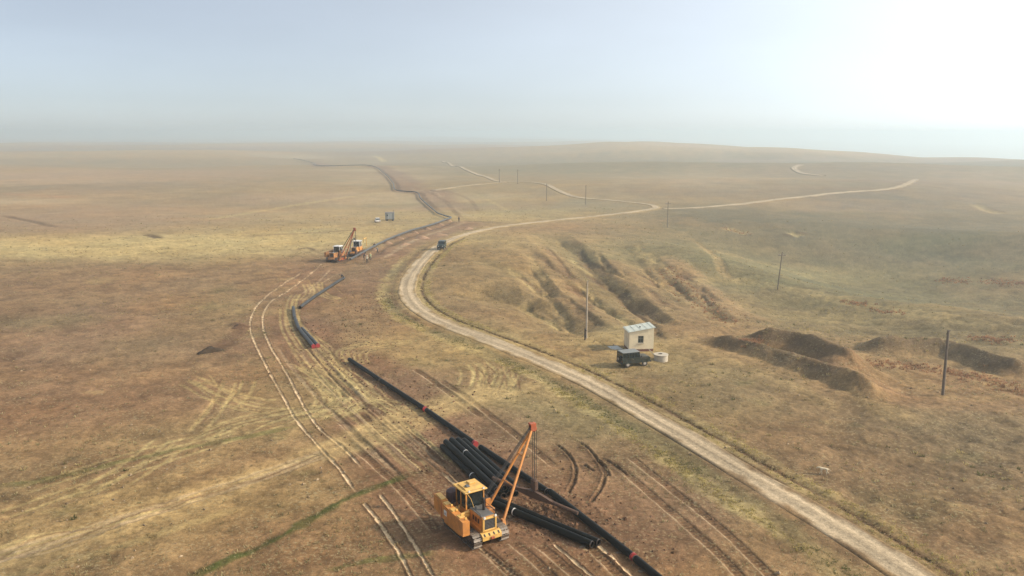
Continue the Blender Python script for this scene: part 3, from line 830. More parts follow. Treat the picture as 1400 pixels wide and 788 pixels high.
# ------------------------------------------------------------------ mesh helpers
class MB:
    def __init__(self):
        self.v = []; self.f = []

    def add(self, vs, fs):
        n = len(self.v)
        self.v += [tuple(p) for p in vs]
        self.f += [tuple(i + n for i in f) for f in fs]
        return self

    def box(self, c, s, rot=None, bev=0.0):
        """box, optionally with chamfered vertical and horizontal edges"""
        hx, hy, hz = s[0] / 2, s[1] / 2, s[2] / 2
        c = Vector(c)
        if bev <= 0:
            vs = [Vector((x, y, z)) for z in (-hz, hz) for x, y in ((-hx, -hy), (hx, -hy), (hx, hy), (-hx, hy))]
            fs = [(3, 2, 1, 0), (4, 5, 6, 7), (0, 1, 5, 4), (1, 2, 6, 5), (2, 3, 7, 6), (3, 0, 4, 7)]
        else:
            b = min(bev, hx * .9, hy * .9, hz * .9)
            rings = []
            for z, i in ((-hz, b), (-hz + b, 0), (hz - b, 0), (hz, b)):
                x0, y0 = hx - i, hy - i
                rings.append([Vector(p + (z,)) for p in ((-x0 + b, -y0), (x0 - b, -y0), (x0, -y0 + b), (x0, y0 - b), (x0 - b, y0), (-x0 + b, y0), (-x0, y0 - b), (-x0, -y0 + b))])
            vs = sum(rings, [])
            fs = [tuple(range(7, -1, -1)), tuple(range(24, 32))]
            for k in range(3):
                for j in range(8):
                    fs.append((k * 8 + j, k * 8 + (j + 1) % 8, (k + 1) * 8 + (j + 1) % 8, (k + 1) * 8 + j))
        if rot is not None:
            vs = [rot @ p for p in vs]
        return self.add([p + c for p in vs], fs)

    def tube(self, pts, r, n=8, cap=True, r2=None):
        pts = [Vector(p) for p in pts]
        k0 = len(self.v)
        up = Vector((0, 0, 1))
        rs = []
        for i, p in enumerate(pts):
            if i == 0: d = pts[1] - pts[0]
            elif i == len(pts) - 1: d = pts[-1] - pts[-2]
            else: d = (pts[i + 1] - pts[i]).normalized() + (pts[i] - pts[i - 1]).normalized()
            d.normalize()
            a = d.cross(up)
            if a.length < 1e-3: a = d.cross(Vector((0, 1, 0)))
            a.normalize(); b = a.cross(d)
            rr = r if r2 is None else r + (r2 - r) * i / (len(pts) - 1)
            rs.append([p + (a * math.cos(2 * math.pi * j / n) + b * math.sin(2 * math.pi * j / n)) * rr for j in range(n)])
        fs = []
        for i in range(len(pts) - 1):
            for j in range(n):
                fs.append((i * n + j, (i + 1) * n + j, (i + 1) * n + (j + 1) % n, i * n + (j + 1) % n))
        if cap:
            fs.append(tuple(range(n))); fs.append(tuple((len(pts) - 1) * n + j for j in range(n - 1, -1, -1)))
        return self.add(sum(rs, []), fs)

    def pipe(self, a, b, r, t=0.03, n=20):
        """hollow pipe with open ends"""
        a, b = Vector(a), Vector(b); d = (b - a).normalized()
        u = d.cross(Vector((0, 0, 1)))
        if u.length < 1e-3: u = Vector((1, 0, 0))
        u.normalize(); w = u.cross(d)
        vs = []
        for p, rr in ((a, r), (b, r), (b, r - t), (a, r - t)):
            vs += [p + (u * math.cos(2 * math.pi * j / n) + w * math.sin(2 * math.pi * j / n)) * rr for j in range(n)]
        fs = []
        for k in range(4):
            k2 = (k + 1) % 4
            for j in range(n):
                fs.append((k * n + j, k2 * n + j, k2 * n + (j + 1) % n, k * n + (j + 1) % n))
        return self.add(vs, fs)

    def prism(self, poly, axis, a, b):
        """poly: 2-D outline; axis 'x','y','z'; from a to b along it"""
        def P(p, t):
            if axis == 'x': return Vector((t, p[0], p[1]))
            if axis == 'y': return Vector((p[0], t, p[1]))
            return Vector((p[0], p[1], t))
        n = len(poly)
        vs = [P(p, a) for p in poly] + [P(p, b) for p in poly]
        fs = [tuple(range(n - 1, -1, -1)), tuple(range(n, 2 * n))] + [(i, (i + 1) % n, n + (i + 1) % n, n + i) for i in range(n)]
        return self.add(vs, fs)

    def wheel(self, c, axis, r, w, n=20, inner=0.0):
        """disc / ring along axis 'x','y' with rounded shoulders"""
        c = Vector(c)
        ax = Vector((1, 0, 0)) if axis == 'x' else Vector((0, 1, 0))
        u = Vector((0, 0, 1)); v = ax.cross(u)
        prof_ = [(inner, -w / 2), (r * .88, -w / 2), (r, -w * .3), (r, w * .3), (r * .88, w / 2), (inner, w / 2)]
        vs = []
        for rr, t in prof_:
            vs += [c + ax * t + (u * math.cos(2 * math.pi * j / n) + v * math.sin(2 * math.pi * j / n)) * max(rr, 0.001) for j in range(n)]
        fs = []
        m = len(prof_)
        for k in range(m if inner > 0 else m - 1):
            k2 = (k + 1) % m
            for j in range(n):
                fs.append((k * n + j, k * n + (j + 1) % n, k2 * n + (j + 1) % n, k2 * n + j))
        return self.add(vs, fs)

    def build(self, name, m, parent=None, smooth=False, auto=True):
        me = bpy.data.meshes.new(name)
        me.from_pydata([tuple(p) for p in self.v], [], self.f)
        me.update()
        import bmesh
        bm = bmesh.new(); bm.from_mesh(me)
        bmesh.ops.recalc_face_normals(bm, faces=bm.faces)
        bm.to_mesh(me); bm.free()
        if smooth:
            me.polygons.foreach_set('use_smooth', np.full(len(me.polygons), True))
            me.set_sharp_from_angle(angle=math.radians(38))
        me.materials.append(m)
        o = bpy.data.objects.new(name, me); COL.objects.link(o)
        if parent is not None: o.parent = parent
        return o


def empty(name, loc, rz=0.0, tilt=None):
    o = bpy.data.objects.new(name, None); COL.objects.link(o)
    o.empty_display_size = 0.3
    o.location = loc
    o.rotation_euler = (0, 0, rz) if tilt is None else (tilt[0], tilt[1], rz)
    return o


def share(name, src, parent):
    o = bpy.data.objects.new(name, src.data); COL.objects.link(o); o.parent = parent
    return o


DUST = (.30, .20, .12)
YEL = mat('yellow_paint', (.56, .245, .05), .55, var=.22, dirt=(.20, .12, .07), dirt_amt=.75, scale=2.2)
YEL2 = mat('pale_yellow_paint', (.68, .40, .10), .5, var=.15, dirt=DUST, dirt_amt=.45, scale=2.6)
ORG = mat('orange_paint', (.54, .215, .045), .55, var=.22, dirt=(.18, .10, .06), dirt_amt=.75, scale=2.0)
REDO = mat('red_oxide_paint', (.36, .085, .032), .55, var=.2, dirt=DUST, dirt_amt=.3)
STEEL = mat('track_steel', (.16, .13, .11), .42, metal=.75, var=.35, dirt=(.20, .13, .08), dirt_amt=.7, scale=5)
SHINY = mat('worn_shoe_steel', (.25, .21, .17), .45, metal=.7, var=.3, dirt=(.20, .13, .08), dirt_amt=.55, scale=6)
BLACK = mat('black_metal', (.018, .017, .017), .55, var=.3, dirt=DUST, dirt_amt=.15)
GREYP = mat('grey_hood_paint', (.115, .115, .11), .5, var=.15, dirt=DUST, dirt_amt=.25)
GLASS = mat('dark_glass', (.012, .018, .018), .08, var=.2, spec=.6)
PURP = mat('dark_maroon_paint', (.055, .028, .032), .55, var=.2, dirt=DUST, dirt_amt=.15)
CABLE = mat('steel_cable', (.045, .038, .032), .6, var=.2)
RUSTM = mat('rusty_steel', (.085, .045, .028), .75, var=.3, dirt=(.15, .075, .04), dirt_amt=.5, scale=3, bump=.2)
WHITE = mat('white_paint', (.72, .70, .66), .5, var=.08, dirt=DUST, dirt_amt=.25)
PIPEM = mat('black_pipe_coating', (.006, .0075, .0068), .38, var=.3, dirt=(.16, .11, .07), dirt_amt=.04, scale=1.4, spec=.09)
REDCAP = mat('red_cap', (.30, .028, .030), .5, var=.15, dirt=DUST, dirt_amt=.15)
WSTRAP = mat('white_strap', (.66, .64, .60), .6, var=.1)
TYRE = mat('tyre_rubber', (.022, .021, .02), .8, var=.25, dirt=DUST, dirt_amt=.5, scale=6)
RIM = mat('rim_paint', (.36, .33, .29), .5, var=.15, dirt=DUST, dirt_amt=.3)


# ------------------------------------------------------------------ crawler pipelayer
def stadium(t, xr, xf, r, zc):
    """point and tangent at length t round the track"""
    L = xf - xr; per = 2 * L + 2 * math.pi * r
    t %= per
    if t < L: return Vector((xr + t, 0, zc + r)), 0.0
    t -= L
    if t < math.pi * r:
        a = t / r; return Vector((xf + math.sin(a) * r, 0, zc + math.cos(a) * r)), a
    t -= math.pi * r
    if t < L: return Vector((xf - t, 0, zc - r)), math.pi
    t -= L
    a = math.pi + t / r
    return Vector((xr + math.sin(a) * r, 0, zc + math.cos(a) * r)), a


def crawler(name, loc, rz, label, group, roof=YEL2, body=YEL, boom=None, hook=1.9, fine=True, weight=True, arch=False):
    """+X forward, +Y left. boom = head position in local coordinates"""
    t = empty(name, loc, rz)
    tag(t, label, 'pipelayer' if boom is not None else 'tractor', group)
    XR, XF, R, ZC = -1.95, 1.95, .47, .55
    per = 2 * (XF - XR) + 2 * math.pi * R
    ns = 40
    shoe_src = None
    for sy in (-1, 1):
        yc = sy * 1.12
        chain = MB()
        n = 64
        ring = [stadium(per * k / n, XR, XF, R - .05, ZC)[0] for k in range(n)]
        for w_ in (-.14, .14):
            inner = [stadium(per * k / n, XR, XF, R - .05, ZC)[0] for k in range(n)]
            vs = []; fs = []
            for k in range(n):
                p = ring[k]; nrm = Vector((p.x - max(XR, min(XF, p.x)), 0, p.z - ZC)).normalized()
                for dy, dr in ((-.05, 0), (.05, 0), (.05, -.09), (-.05, -.09)):
                    vs.append(p + nrm * dr + Vector((0, yc + w_ + dy, 0)))
            for k in range(n):
                for j in range(4):
                    fs.append((k * 4 + j, k * 4 + (j + 1) % 4, ((k + 1) % n) * 4 + (j + 1) % 4, ((k + 1) % n) * 4 + j))
            chain.add(vs, fs)
        tr = chain.build('crawler_track', STEEL, t)
        if fine:
            for k in range(ns):
                p, a = stadium(per * (k + .5) / ns, XR, XF, R, ZC)
                if shoe_src is None:
                    mb = MB(); mb.box((0, 0, .02), (.225, .66, .045), bev=.01); mb.box((-.09, 0, .065), (.035, .66, .06))
                    sh = mb.build('track_shoe', SHINY, tr); shoe_src = sh
                else:
                    sh = share('track_shoe', shoe_src, tr)
                sh.location = (p.x, yc, p.z); sh.rotation_euler = (0, a, 0)
        else:
            mb = MB()
            for k in range(ns):
                p, a = stadium(per * (k + .5) / ns, XR, XF, R, ZC)
                rot = Matrix.Rotation(a, 3, 'Y')
                mb.box(Vector((p.x, yc, p.z)) + rot @ Vector((0, 0, .03)), (.24, .66, .07), rot)
            mb.build('track_shoes', STEEL, tr)
        fr = MB(); fr.box((0, yc, ZC), (3.5, .34, .36), bev=.05)
        fr.prism([(-1.6, .36), (1.6, .36), (1.3, .24), (-1.3, .24)], 'y', yc - .2, yc + .2)
        fr.build('track_frame', mat('muddy_frame', (.12, .075, .045), .8, var=.3, dirt=(.2, .13, .08), dirt_amt=.6) if fine else REDO, tr)
        MB().wheel((XR, yc, ZC), 'y', R - .1, .2, 18, .1).wheel((XR, yc, ZC), 'y', .2, .5, 14).build('sprocket', STEEL, tr, True)
        MB().wheel((XF, yc, ZC), 'y', R - .1, .2, 18, .1).wheel((XF, yc, ZC), 'y', .18, .46, 14).build('idler', STEEL, tr, True)
        if fine:
            src = None
            for k in range(6):
                if src is None:
                    src = ro = MB().wheel((0, 0, 0), 'y', .15, .40, 12).build('roller', STEEL, tr, True)
                else:
                    ro = share('roller', src, tr)
                ro.location = (-1.35 + k * .54, yc, .27)
    # chassis and engine hood
    MB().box((-.1, 0, .95), (4.2, 1.25, .6), bev=.06).build('chassis', body, t)
    hood = MB(); hood.box((1.15, 0, 1.66), (1.9, 1.12, .92), bev=.07)
    hd = hood.build('engine_hood', body, t)
    MB().box((1.05, 0, 2.135), (1.75, 1.04, .05), bev=.02).build('hood_top_panel', GREYP, hd)
    for sy in (-1, 1):
        MB().box((1.2, sy * .566, 1.72), (1.3, .02, .5)).build('side_panel', body, hd)
        if fine:
            for k in range(3):
                MB().box((.85 + k * .36, sy * .582, 1.72), (.24, .02, .36)).build('louvre', BLACK, hd)
    # front: radiator surround, core and slats, guard
    rs = MB()
    for b in (((2.14, .50, 1.62), (.12, .14, 1.0)), ((2.14, -.50, 1.62), (.12, .14, 1.0)), ((2.14, 0, 2.07), (.12, .87, .12)), ((2.14, 0, 1.17), (.12, .87, .12))):
        rs.box(*b, bev=.02)
    gs = rs.build('radiator_surround', roof if fine else body, t)
    MB().box((2.11, 0, 1.62), (.06, .86, .79)).build('radiator_core', BLACK, gs)
    if fine:
        src = None
        for k in range(7):
            if src is None:
                src = s_ = MB().box((0, 0, 0), (.03, .86, .022)).build('grille_slat', GREYP, gs)
            else:
                s_ = share('grille_slat', src, gs)
            s_.location = (2.165, 0, 1.30 + k * .107)
    fg = MB(); fg.prism([(2.1, .5), (2.55, .62), (2.55, .92), (2.3, 1.08), (2.1, 1.08)], 'y', -.78, .78)
    fgo = fg.build('front_guard', roof if fine else body, t)
    if fine:
        MB().box((2.60, 0, .74), (.10, .30, .18), bev=.02).build('tow_hook', REDO, fgo)
        for k in range(4):
            MB().box((2.46, -.58 + k * .385, 1.002), (.22, .10, .012), Matrix.Rotation(.56, 3, 'Y')).build('hazard_stripe', BLACK, fgo)
    for sy in (-.35, .35):
        MB().wheel((2.22, sy * 1.3, 2.18), 'x', .09, .1, 12).build('headlight', WHITE, t, True)
    ex = MB(); ex.tube([(1.0, .2, 2.15), (1.0, .2, 2.62)], .11, 12); ex.tube([(1.0, .2, 2.6), (1.0, .2, 2.95), (.93, .2, 3.08)], .065, 10)
    ex.build('exhaust_stack', BLACK, t, True)
    MB().tube([(.55, -.2, 2.14), (.55, -.2, 2.36)], .08, 10).build('air_cleaner', GREYP, t, True)
    # cab
    cab = MB()
    x0, x1, yy, zb, zt = -1.45, .1, .78, 1.25, 3.28
    cab.box(((x0 + x1) / 2, 0, 1.62), (x1 - x0, 2 * yy, .76), bev=.04)
    cab.box((x0 + .06, 0, 2.0), (.12, 2 * yy, .12))
    co = cab.build('cab', body, t)
    for px_, py_ in ((x0 + .05, yy - .05), (x0 + .05, -yy + .05), (x1 - .05, yy - .05), (x1 - .05, -yy + .05), (x0 + .75, yy - .05), (x0 + .75, -yy + .05)):
        MB().box((px_, py_, 2.63), (.10, .10, 1.30)).build('pillar', roof if roof is WHITE else body, co)
    MB().box((x0 + .05, 0, 2.63), (.09, .10, 1.30)).build('pillar', body, co)
    for sy in (-1, 1):
        for a, b in ((x0 + .10, x0 + .70), (x0 + .80, x1 - .10)):
            MB().box(((a + b) / 2, sy * (yy - .05), 2.63), (b - a, .02, 1.28)).build('window_pane', GLASS, co)
        MB().box((x0 + .05, sy * .38, 2.63), (.02, .66, 1.28)).build('window_pane', GLASS, co)
    MB().box((x1 - .05, 0, 2.63), (.02, 2 * yy - .2, 1.28)).build('windscreen', GLASS, co)
    MB().box((-1.1, 0, 2.2), (.5, .55, .5), bev=.08).build('driver_seat', BLACK, co)
    rf = MB(); rf.box(((x0 + x1) / 2, 0, 3.34), (x1 - x0 + .38, 2 * yy + .34, .12), bev=.04)
    rf.prism([(x0 + .05, 3.395), (x1 - .1, 3.395), (x1 - .35, 3.50), (x0 + .25, 3.50)], 'y', -yy + .1, yy - .1)
    ro_ = rf.build('cab_roof', roof, co)
    if fine:
        MB().box((-.9, .2, 3.56), (.5, .55, .14), bev=.03).build('roof_vent', YEL2, ro_)
        MB().box((-.45, -.35, 3.56), (.32, .30, .12), bev=.03).build('roof_hatch', GREYP, ro_)
        for py_ in (-.6, .6):
            MB().wheel((.28, py_, 3.46), 'x', .08, .08, 10).build('work_lamp', WHITE, ro_, True)
        MB().tube([(.26, -yy + .05, 3.3), (.30, -yy + .3, 2.9), (.30, -yy + .55, 2.15)], .022, 6).build('grab_rail', YEL2, co)
    # tank and winch at the back
    tk = MB(); tk.box((-1.95, -.80, 2.35), (.80, .86, 1.15), bev=.2)
    tk.build('hydraulic_tank', PURP, t, True)
    wf = MB()
    wf.box((-2.0, .55, 1.6), (.8, .1, .9)); wf.box((-1.95, -.6, 1.5), (.8, .9, .5)); wf.box((-2.35, 0, 1.25), (.2, 1.5, .3))
    wo = wf.build('winch_frame', body, t)
    MB().wheel((-2.0, .2, 1.7), 'y', .33, .5, 16).build('winch_drum', STEEL, wo, True)
    if fine:
        st = MB()
        for z in (.75, 1.05, 1.35):
            st.box((-.35, .95, z), (.5, .22, .04))
        st.build('step', BLACK, t)
    # counterweight on the right side
    if weight:
        cw = empty('counterweight', (0, 0, 0)); cw.parent = t
        yo, yi = -2.05, -1.52
        MB().prism([(-2.55, 1.38), (-1.28, 1.20), (-1.28, 2.42), (-2.55, 2.52)], 'y', yo, yi).build('rear_weight', ORG if fine else body, cw)
        MB().prism([(-1.24, 1.20), (1.35, 1.06), (1.98, 1.10), (1.98, 2.16), (-1.24, 2.36)], 'y', yo - .03, yi).build('front_weight', ORG if fine else body, cw)
        if fine:
            for k in range(3):
                xx = -.95 + k * 1.05
                MB().box((xx, (yo + yi) / 2, 2.36 - .062 * (xx + 1.24) + .03), (.5, .44, .08), bev=.02).build('cap_plate', YEL2, cw)
            MB().box((-1.9, (yo + yi) / 2, 2.53), (.95, .42, .09), Matrix.Rotation(.08, 3, 'Y'), bev=.02).build('cap_plate', YEL2, cw)
            for xx in (-.4, .35, 1.1, 1.7):
                mb = MB(); zz = 2.36 - .062 * (xx + 1.24)
                mb.box((xx, (yo + yi) / 2 + .1, zz + .10), (.10, .16, .16), bev=.02); mb.build('lifting_lug', YEL2, cw)
            MB().box((-.55, yo - .06, 1.85), (.62, .05, .66), bev=.01).build('badge_plate', ORG, cw)
            MB().box((-.55, yo - .095, 1.86), (.40, .02, .40)).build('badge', WSTRAP, cw)
            MB().prism([(-.62, 1.76), (-.48, 1.76), (-.55, 1.94)], 'y', yo - .118, yo - .105).build('badge_mark', BLACK, cw)
            MB().box((-1.26, yo - .02, 1.75), (.05, .08, 1.15)).build('seam_plate', REDO, cw)
        MB().prism([(-1.5, .62), (-1.1, .62), (-.6, 1.2), (-1.5, 1.25)], 'y', -1.75, -1.5).build('support_arm', ORG if fine else body, cw)
        MB().prism([(.2, .62), (.75, .62), (.6, 1.16), (-.1, 1.16)], 'y', -1.75, -1.5).build('support_arm', ORG if fine else body, cw)
        MB().box((-.35, -1.62, .62), (2.4, .16, .16)).build('side_beam', ORG if fine else body, cw)
        for xx in (-.9, .2):
            MB().tube([(xx, -1.55, 1.75), (xx, -.6, 1.9)], .12, 10).build('hydraulic_ram', YEL2, cw, True)
            MB().box((xx, -1.05, 1.68), (.34, .9, .22), bev=.03).build('link_arm', YEL2, cw)
    # side boom on the left
    if boom is not None:
        bm_ = empty('boom', (0, 0, 0)); bm_.parent = t
        H = Vector(boom)
        feet = (Vector((1.35, 1.62, .95)), Vector((-1.0, 1.62, .95)))
        for f_ in feet:
            d = (H - f_).normalized()
            side = Vector((1, 0, 0)); side = (side - d * side.dot(d)).normalized(); nn = d.cross(side)
            top = H + (f_ - H) * .04
            rot = Matrix((side, nn, d)).transposed()
            L = (top - f_).length
            MB().box((f_ + top) / 2, (.15, .20, L), rot, bev=.03).build('boom_leg', ORG if fine else REDO, bm_)
            MB().prism([(f_.x - .30, .55), (f_.x + .30, .55), (f_.x + .12, 1.2), (f_.x - .12, 1.2)], 'y', 1.50, 1.74).build('foot_bracket', ORG if fine else body, bm_)
            MB().tube([f_ + Vector((0, -.2, 0)), f_ + Vector((0, .2, 0))], .09, 10).build('foot_pin', STEEL, bm_)
        ax, bx_ = feet[0] + (H - feet[0]) * .36, feet[1] + (H - feet[1]) * .36
        MB().tube([ax, bx_], .06, 8).build('cross_brace', ORG if fine else REDO, bm_)
        ax, bx_ = feet[0] + (H - feet[0]) * .68, feet[1] + (H - feet[1]) * .68
        MB().tube([ax, bx_], .05, 8).build('cross_brace', ORG if fine else REDO, bm_)
        hd_ = MB()
        hd_.box(H + Vector((-.14, 0, .02)), (.06, .5, .62), bev=.02); hd_.box(H + Vector((.14, 0, .02)), (.06, .5, .62), bev=.02); hd_.box(H + Vector((0, -.16, .30)), (.36, .3, .12), bev=.02)
        ho = hd_.build('boom_head', REDO, bm_)
        for dz_, dy_ in ((.16, .08), (-.2, .16)):
            MB().wheel(H + Vector((0, dy_, dz_)), 'x', .23, .10, 14).build('sheave', REDO, ho, True)
        # winch tower and topping ropes
        tw = MB()
        tw.box((-.2, 1.15, 1.55), (1.5, .55, .5), bev=.04)
        two = tw.build('winch_tower', ORG if fine else body, t)
        for xx in (-.65, .25):
            MB().box((xx, 1.0, 2.1), (.10, .4, .8)).build('tower_plate', ORG if fine else body, two)
        MB().wheel((-.2, 1.05, 2.1), 'x', .27, .7, 16).build('winch_drum', STEEL, two, True)
        MB().tube([(-.45, 1.0, 2.55), (.05, 1.0, 2.55)], .10, 10).build('sheave_pin', STEEL, two)
        for dx_ in (-.2, -.08, .04, .16):
            MB().tube([(-.2 + dx_, 1.0, 2.55), H + Vector((dx_ * .6, -.1, .12))], .02, 5, False).build('topping_rope', CABLE, bm_)
        hk = Vector((H.x, H.y + .2, hook))
        for dx_, dy_ in ((-.18, -.05), (-.06, .05), (.06, -.05), (.18, .05)):
            MB().tube([H + Vector((dx_, .2 + dy_, -.25)), hk + Vector((dx_, dy_, .3))], .022, 5, False).build('load_rope', CABLE, bm_)
        mb = MB(); mb.box(hk, (.62, .42, .95), bev=.1)
        hb = mb.build('hook_block', RUSTM, bm_)
        MB().wheel(hk + Vector((0, 0, .12)), 'y', .22, .34, 14).build('sheave', STEEL, hb, True)
        hp = [hk + Vector((.0, 0, -.3))] + [hk + Vector((.02 + .16 * math.sin(a), 0, -.58 + .16 * math.cos(a))) for a in np.linspace(0, 4.3, 9)]
        MB().tube(hp, .045, 8, r2=.03).build('hook', STEEL, hb, True)
    if fine:
        for k, (a_0, m_0, e_0) in enumerate((((-.4, .8, 1.9), (-.2, 1.25, 2.5), (-.6, 1.5, 1.5)), ((.2, .6, 1.9), (.5, 1.2, 2.2), (.7, 1.55, 1.2)), ((-1.7, -.5, 1.8), (-1.2, -1.2, 2.6), (-.7, -1.6, 2.2)),
                                             ((-1.6, -.3, 1.8), (-.6, -1.1, 2.45), (.2, -1.6, 2.1)))):
            P0, P1, P2 = Vector(a_0), Vector(m_0), Vector(e_0)
            MB().tube([P0 * (1 - s_) ** 2 + P1 * 2 * s_ * (1 - s_) + P2 * s_ * s_ for s_ in np.linspace(0, 1, 9)], .028, 6).build('hose', BLACK, t, True)
        for sy in (-1, 1):
            MB().tube([(.25, sy * .62, 2.1), (.25, sy * .62, 2.45), (1.9, sy * .62, 2.40), (1.9, sy * .62, 2.1)], .02, 6).build('handrail', BLACK, t)
            MB().box((-.9, sy * 1.12, 1.13), (1.3, .62, .05)).build('fender', body, t)
            MB().box((.9, sy * 1.12, 1.13), (1.2, .5, .04)).build('fender', BLACK, t)
        MB().box((-1.0, .98, 1.36), (.7, .4, .4), bev=.03).build('toolbox', GREYP, t)
    if arch:
        A = [(-2.0, -.9, 1.6), (-2.1, -.9, 3.2), (-1.2, -.9, 3.9), (.4, -.9, 3.7), (1.6, -.9, 2.8), (2.4, -.9, 1.2)]
        MB().tube([Vector(p) for p in A], .15, 8, r2=.09).build('crane_arm', BLACK, t, True)
        MB().tube([Vector((-1.9, -.9, 2.2)), Vector((-.9, -.9, 3.75))], .08, 8).build('crane_ram', STEEL, t, True)
        fr = MB()
        for b in (((-2.1, 1.75, 2.9), (.14, .14, 2.0)), ((-.2, 1.75, 3.5), (.14, .14, .9)), ((-1.15, 1.75, 3.95), (2.04, .14, .16))):
            fr.box(*b)
        fr.build('shelter_frame', YEL2, t)
    return t


# near pipelayer: stands where its right-hand track shows
r_, f_ = U(603, 715), U(650, 757)
hv = (f_ - r_).normalized(); lv = Vector((-hv.y, hv.x, 0))
tc = (r_ + f_) / 2 + lv * 1.45
tc.z = np.mean([gz(*(tc + hv * a + lv * b).to_2d()) for a in (-2, 0, 2) for b in (-1.1, 1.1)])
RZ = math.atan2(hv.y, hv.x)
head = U(728, 584, 6.75 + tc.z)
rel = head - tc
crawler('pipelayer', tc, RZ, 'orange crawler pipelayer beside the black pipe stack in the foreground, its side boom raised', None,
        boom=(rel.dot(hv), rel.dot(lv), rel.z), hook=1.95)
hookxy = head.copy()
hl = Vector((rel.dot(hv), rel.dot(lv) + .2, 0)); hookp = tc + hv * hl.x + lv * hl.y

# two more machines down the line
w0, w1 = ground(518, 338.5), ground(479, 360.5)
dirv = (w1 - w0).normalized(); a_ = math.atan2(dirv.y, dirv.x)
p = ground(461, 357)
crawler('pipelayer', p, a_ - .25, 'distant crawler pipelayer with white cab and raised rust-red boom, left of the pipeline end', None, roof=WHITE,
        boom=(-.6, 4.5, 7.4), hook=2.2, fine=False, body=mat('faded_orange', (.42, .19, .06), .6, var=.25, dirt=(.14, .09, .06), dirt_amt=.6))
p = ground(488, 349)
crawler('welding_tractor', p, a_ - .05, 'distant yellow crawler tractor with black bent crane arm, close behind the white-cab pipelayer', None, roof=WHITE,
        boom=None, fine=False, weight=False, arch=True)

# ------------------------------------------------------------------ spreader beam hanging on the hook
B_ = U(790, 702, .62 + tc.z); C_ = Vector((hookp.x, hookp.y, 1.05 + tc.z)); A_ = C_ * 2 - B_
A_ = C_ + (C_ - B_) * 1.02
sp = empty('spreader_beam', (C_.x, C_.y, tc.z))
tag(sp, 'rusty brown spreader beam hanging from the foreground boom hook, wide in the middle', 'spreader beam')
loc = lambda q: q - sp.location
dx_ = (B_ - A_); L_ = dx_.length; u_ = dx_.normalized(); s_ = u_.cross(Vector((0, 0, 1))).normalized(); n_ = s_.cross(u_)
mb = MB()
out = [(-1.75, -.10), (-.55, -.22), (.55, -.22), (1.75, -.10), (1.75, .10), (.45, .34), (-.45, .34), (-1.75, .10)]
vs = [loc(C_) + u_ * a + n_ * b + s_ * t_ for t_ in (-.13, .13) for a, b in out]
n = 8
mb.add(vs, [tuple(range(n - 1, -1, -1)), tuple(range(n, 2 * n))] + [(i, (i + 1) % n, n + (i + 1) % n, n + i) for i in range(n)])
mb.build('centre_plate', RUSTM, sp)
for q in (A_, B_):
    d = (q - C_).normalized()
    MB().tube([loc(C_) + d * 1.5, loc(q)], .15, 12).build('end_tube', RUSTM, sp, True)
MB().tube([loc(C_) + n_ * .30, loc(C_) + Vector((0, 0, .72))], .05, 8).build('shackle', STEEL, sp, True)

# ------------------------------------------------------------------ pipes
PR = 0.268
PIPEF = mat('dusty_skylit_pipe_coating', (.06, .062, .06), .42, var=.15, dirt=DUST, dirt_amt=.15, scale=.6)  # black coating paled: sky reflection put into the base colour, plus some dust
PIPEG = mat('skylit_pipe_coating', (.03, .032, .031), .38, var=.2, dirt=DUST, dirt_amt=.1, scale=.8, spec=.3)  # same coating, greyed less; sky reflection painted into the base colour


def pipe_thing(a, b, label, group, caps=(), straps=(), cat='pipe', r=PR, m=None):
    a, b = Vector(a), Vector(b)
    o = empty('pipe', a)
    tag(o, label, cat, group)
    d = (b - a)
    MB().pipe((0, 0, 0), d, r).build('pipe_wall', m or PIPEM, o, True)
    dn = d.normalized()
    for e in (0, 1):
        q = d * e; sgn = 1 if e == 0 else -1
        if e + 2 in caps:
            MB().tube([q - dn * sgn * .05, q + dn * sgn * .10], r + .02, 20).build('red_joint_band', REDCAP, o, True)
        elif e in caps:
            MB().tube([q - dn * sgn * .14, q + dn * sgn * .02], r + .03, 20).tube([q + dn * sgn * .02, q + dn * sgn * .22], r + .018, 20).build('end_cap', REDCAP, o, True)
        else:
            MB().pipe(q - dn * sgn * .10, q + dn * sgn * .005, r - .012, .02).build('bare_steel_end', STEEL, o, True)
    for s in straps:
        q = d * s
        MB().pipe(q - dn * .05, q + dn * .05, r + .012, .012).build('white_band', WSTRAP, o, True)
    return o


def on_ground(u, v, lift=0.0):
    p = unproj([(u, v)], dz=PR + lift)[0]
    return Vector((p[0], p[1], gz(p[0], p[1]) + PR + lift))


def fit(a, b, L):
    d = (b - a); return a + d * (L / d.length)


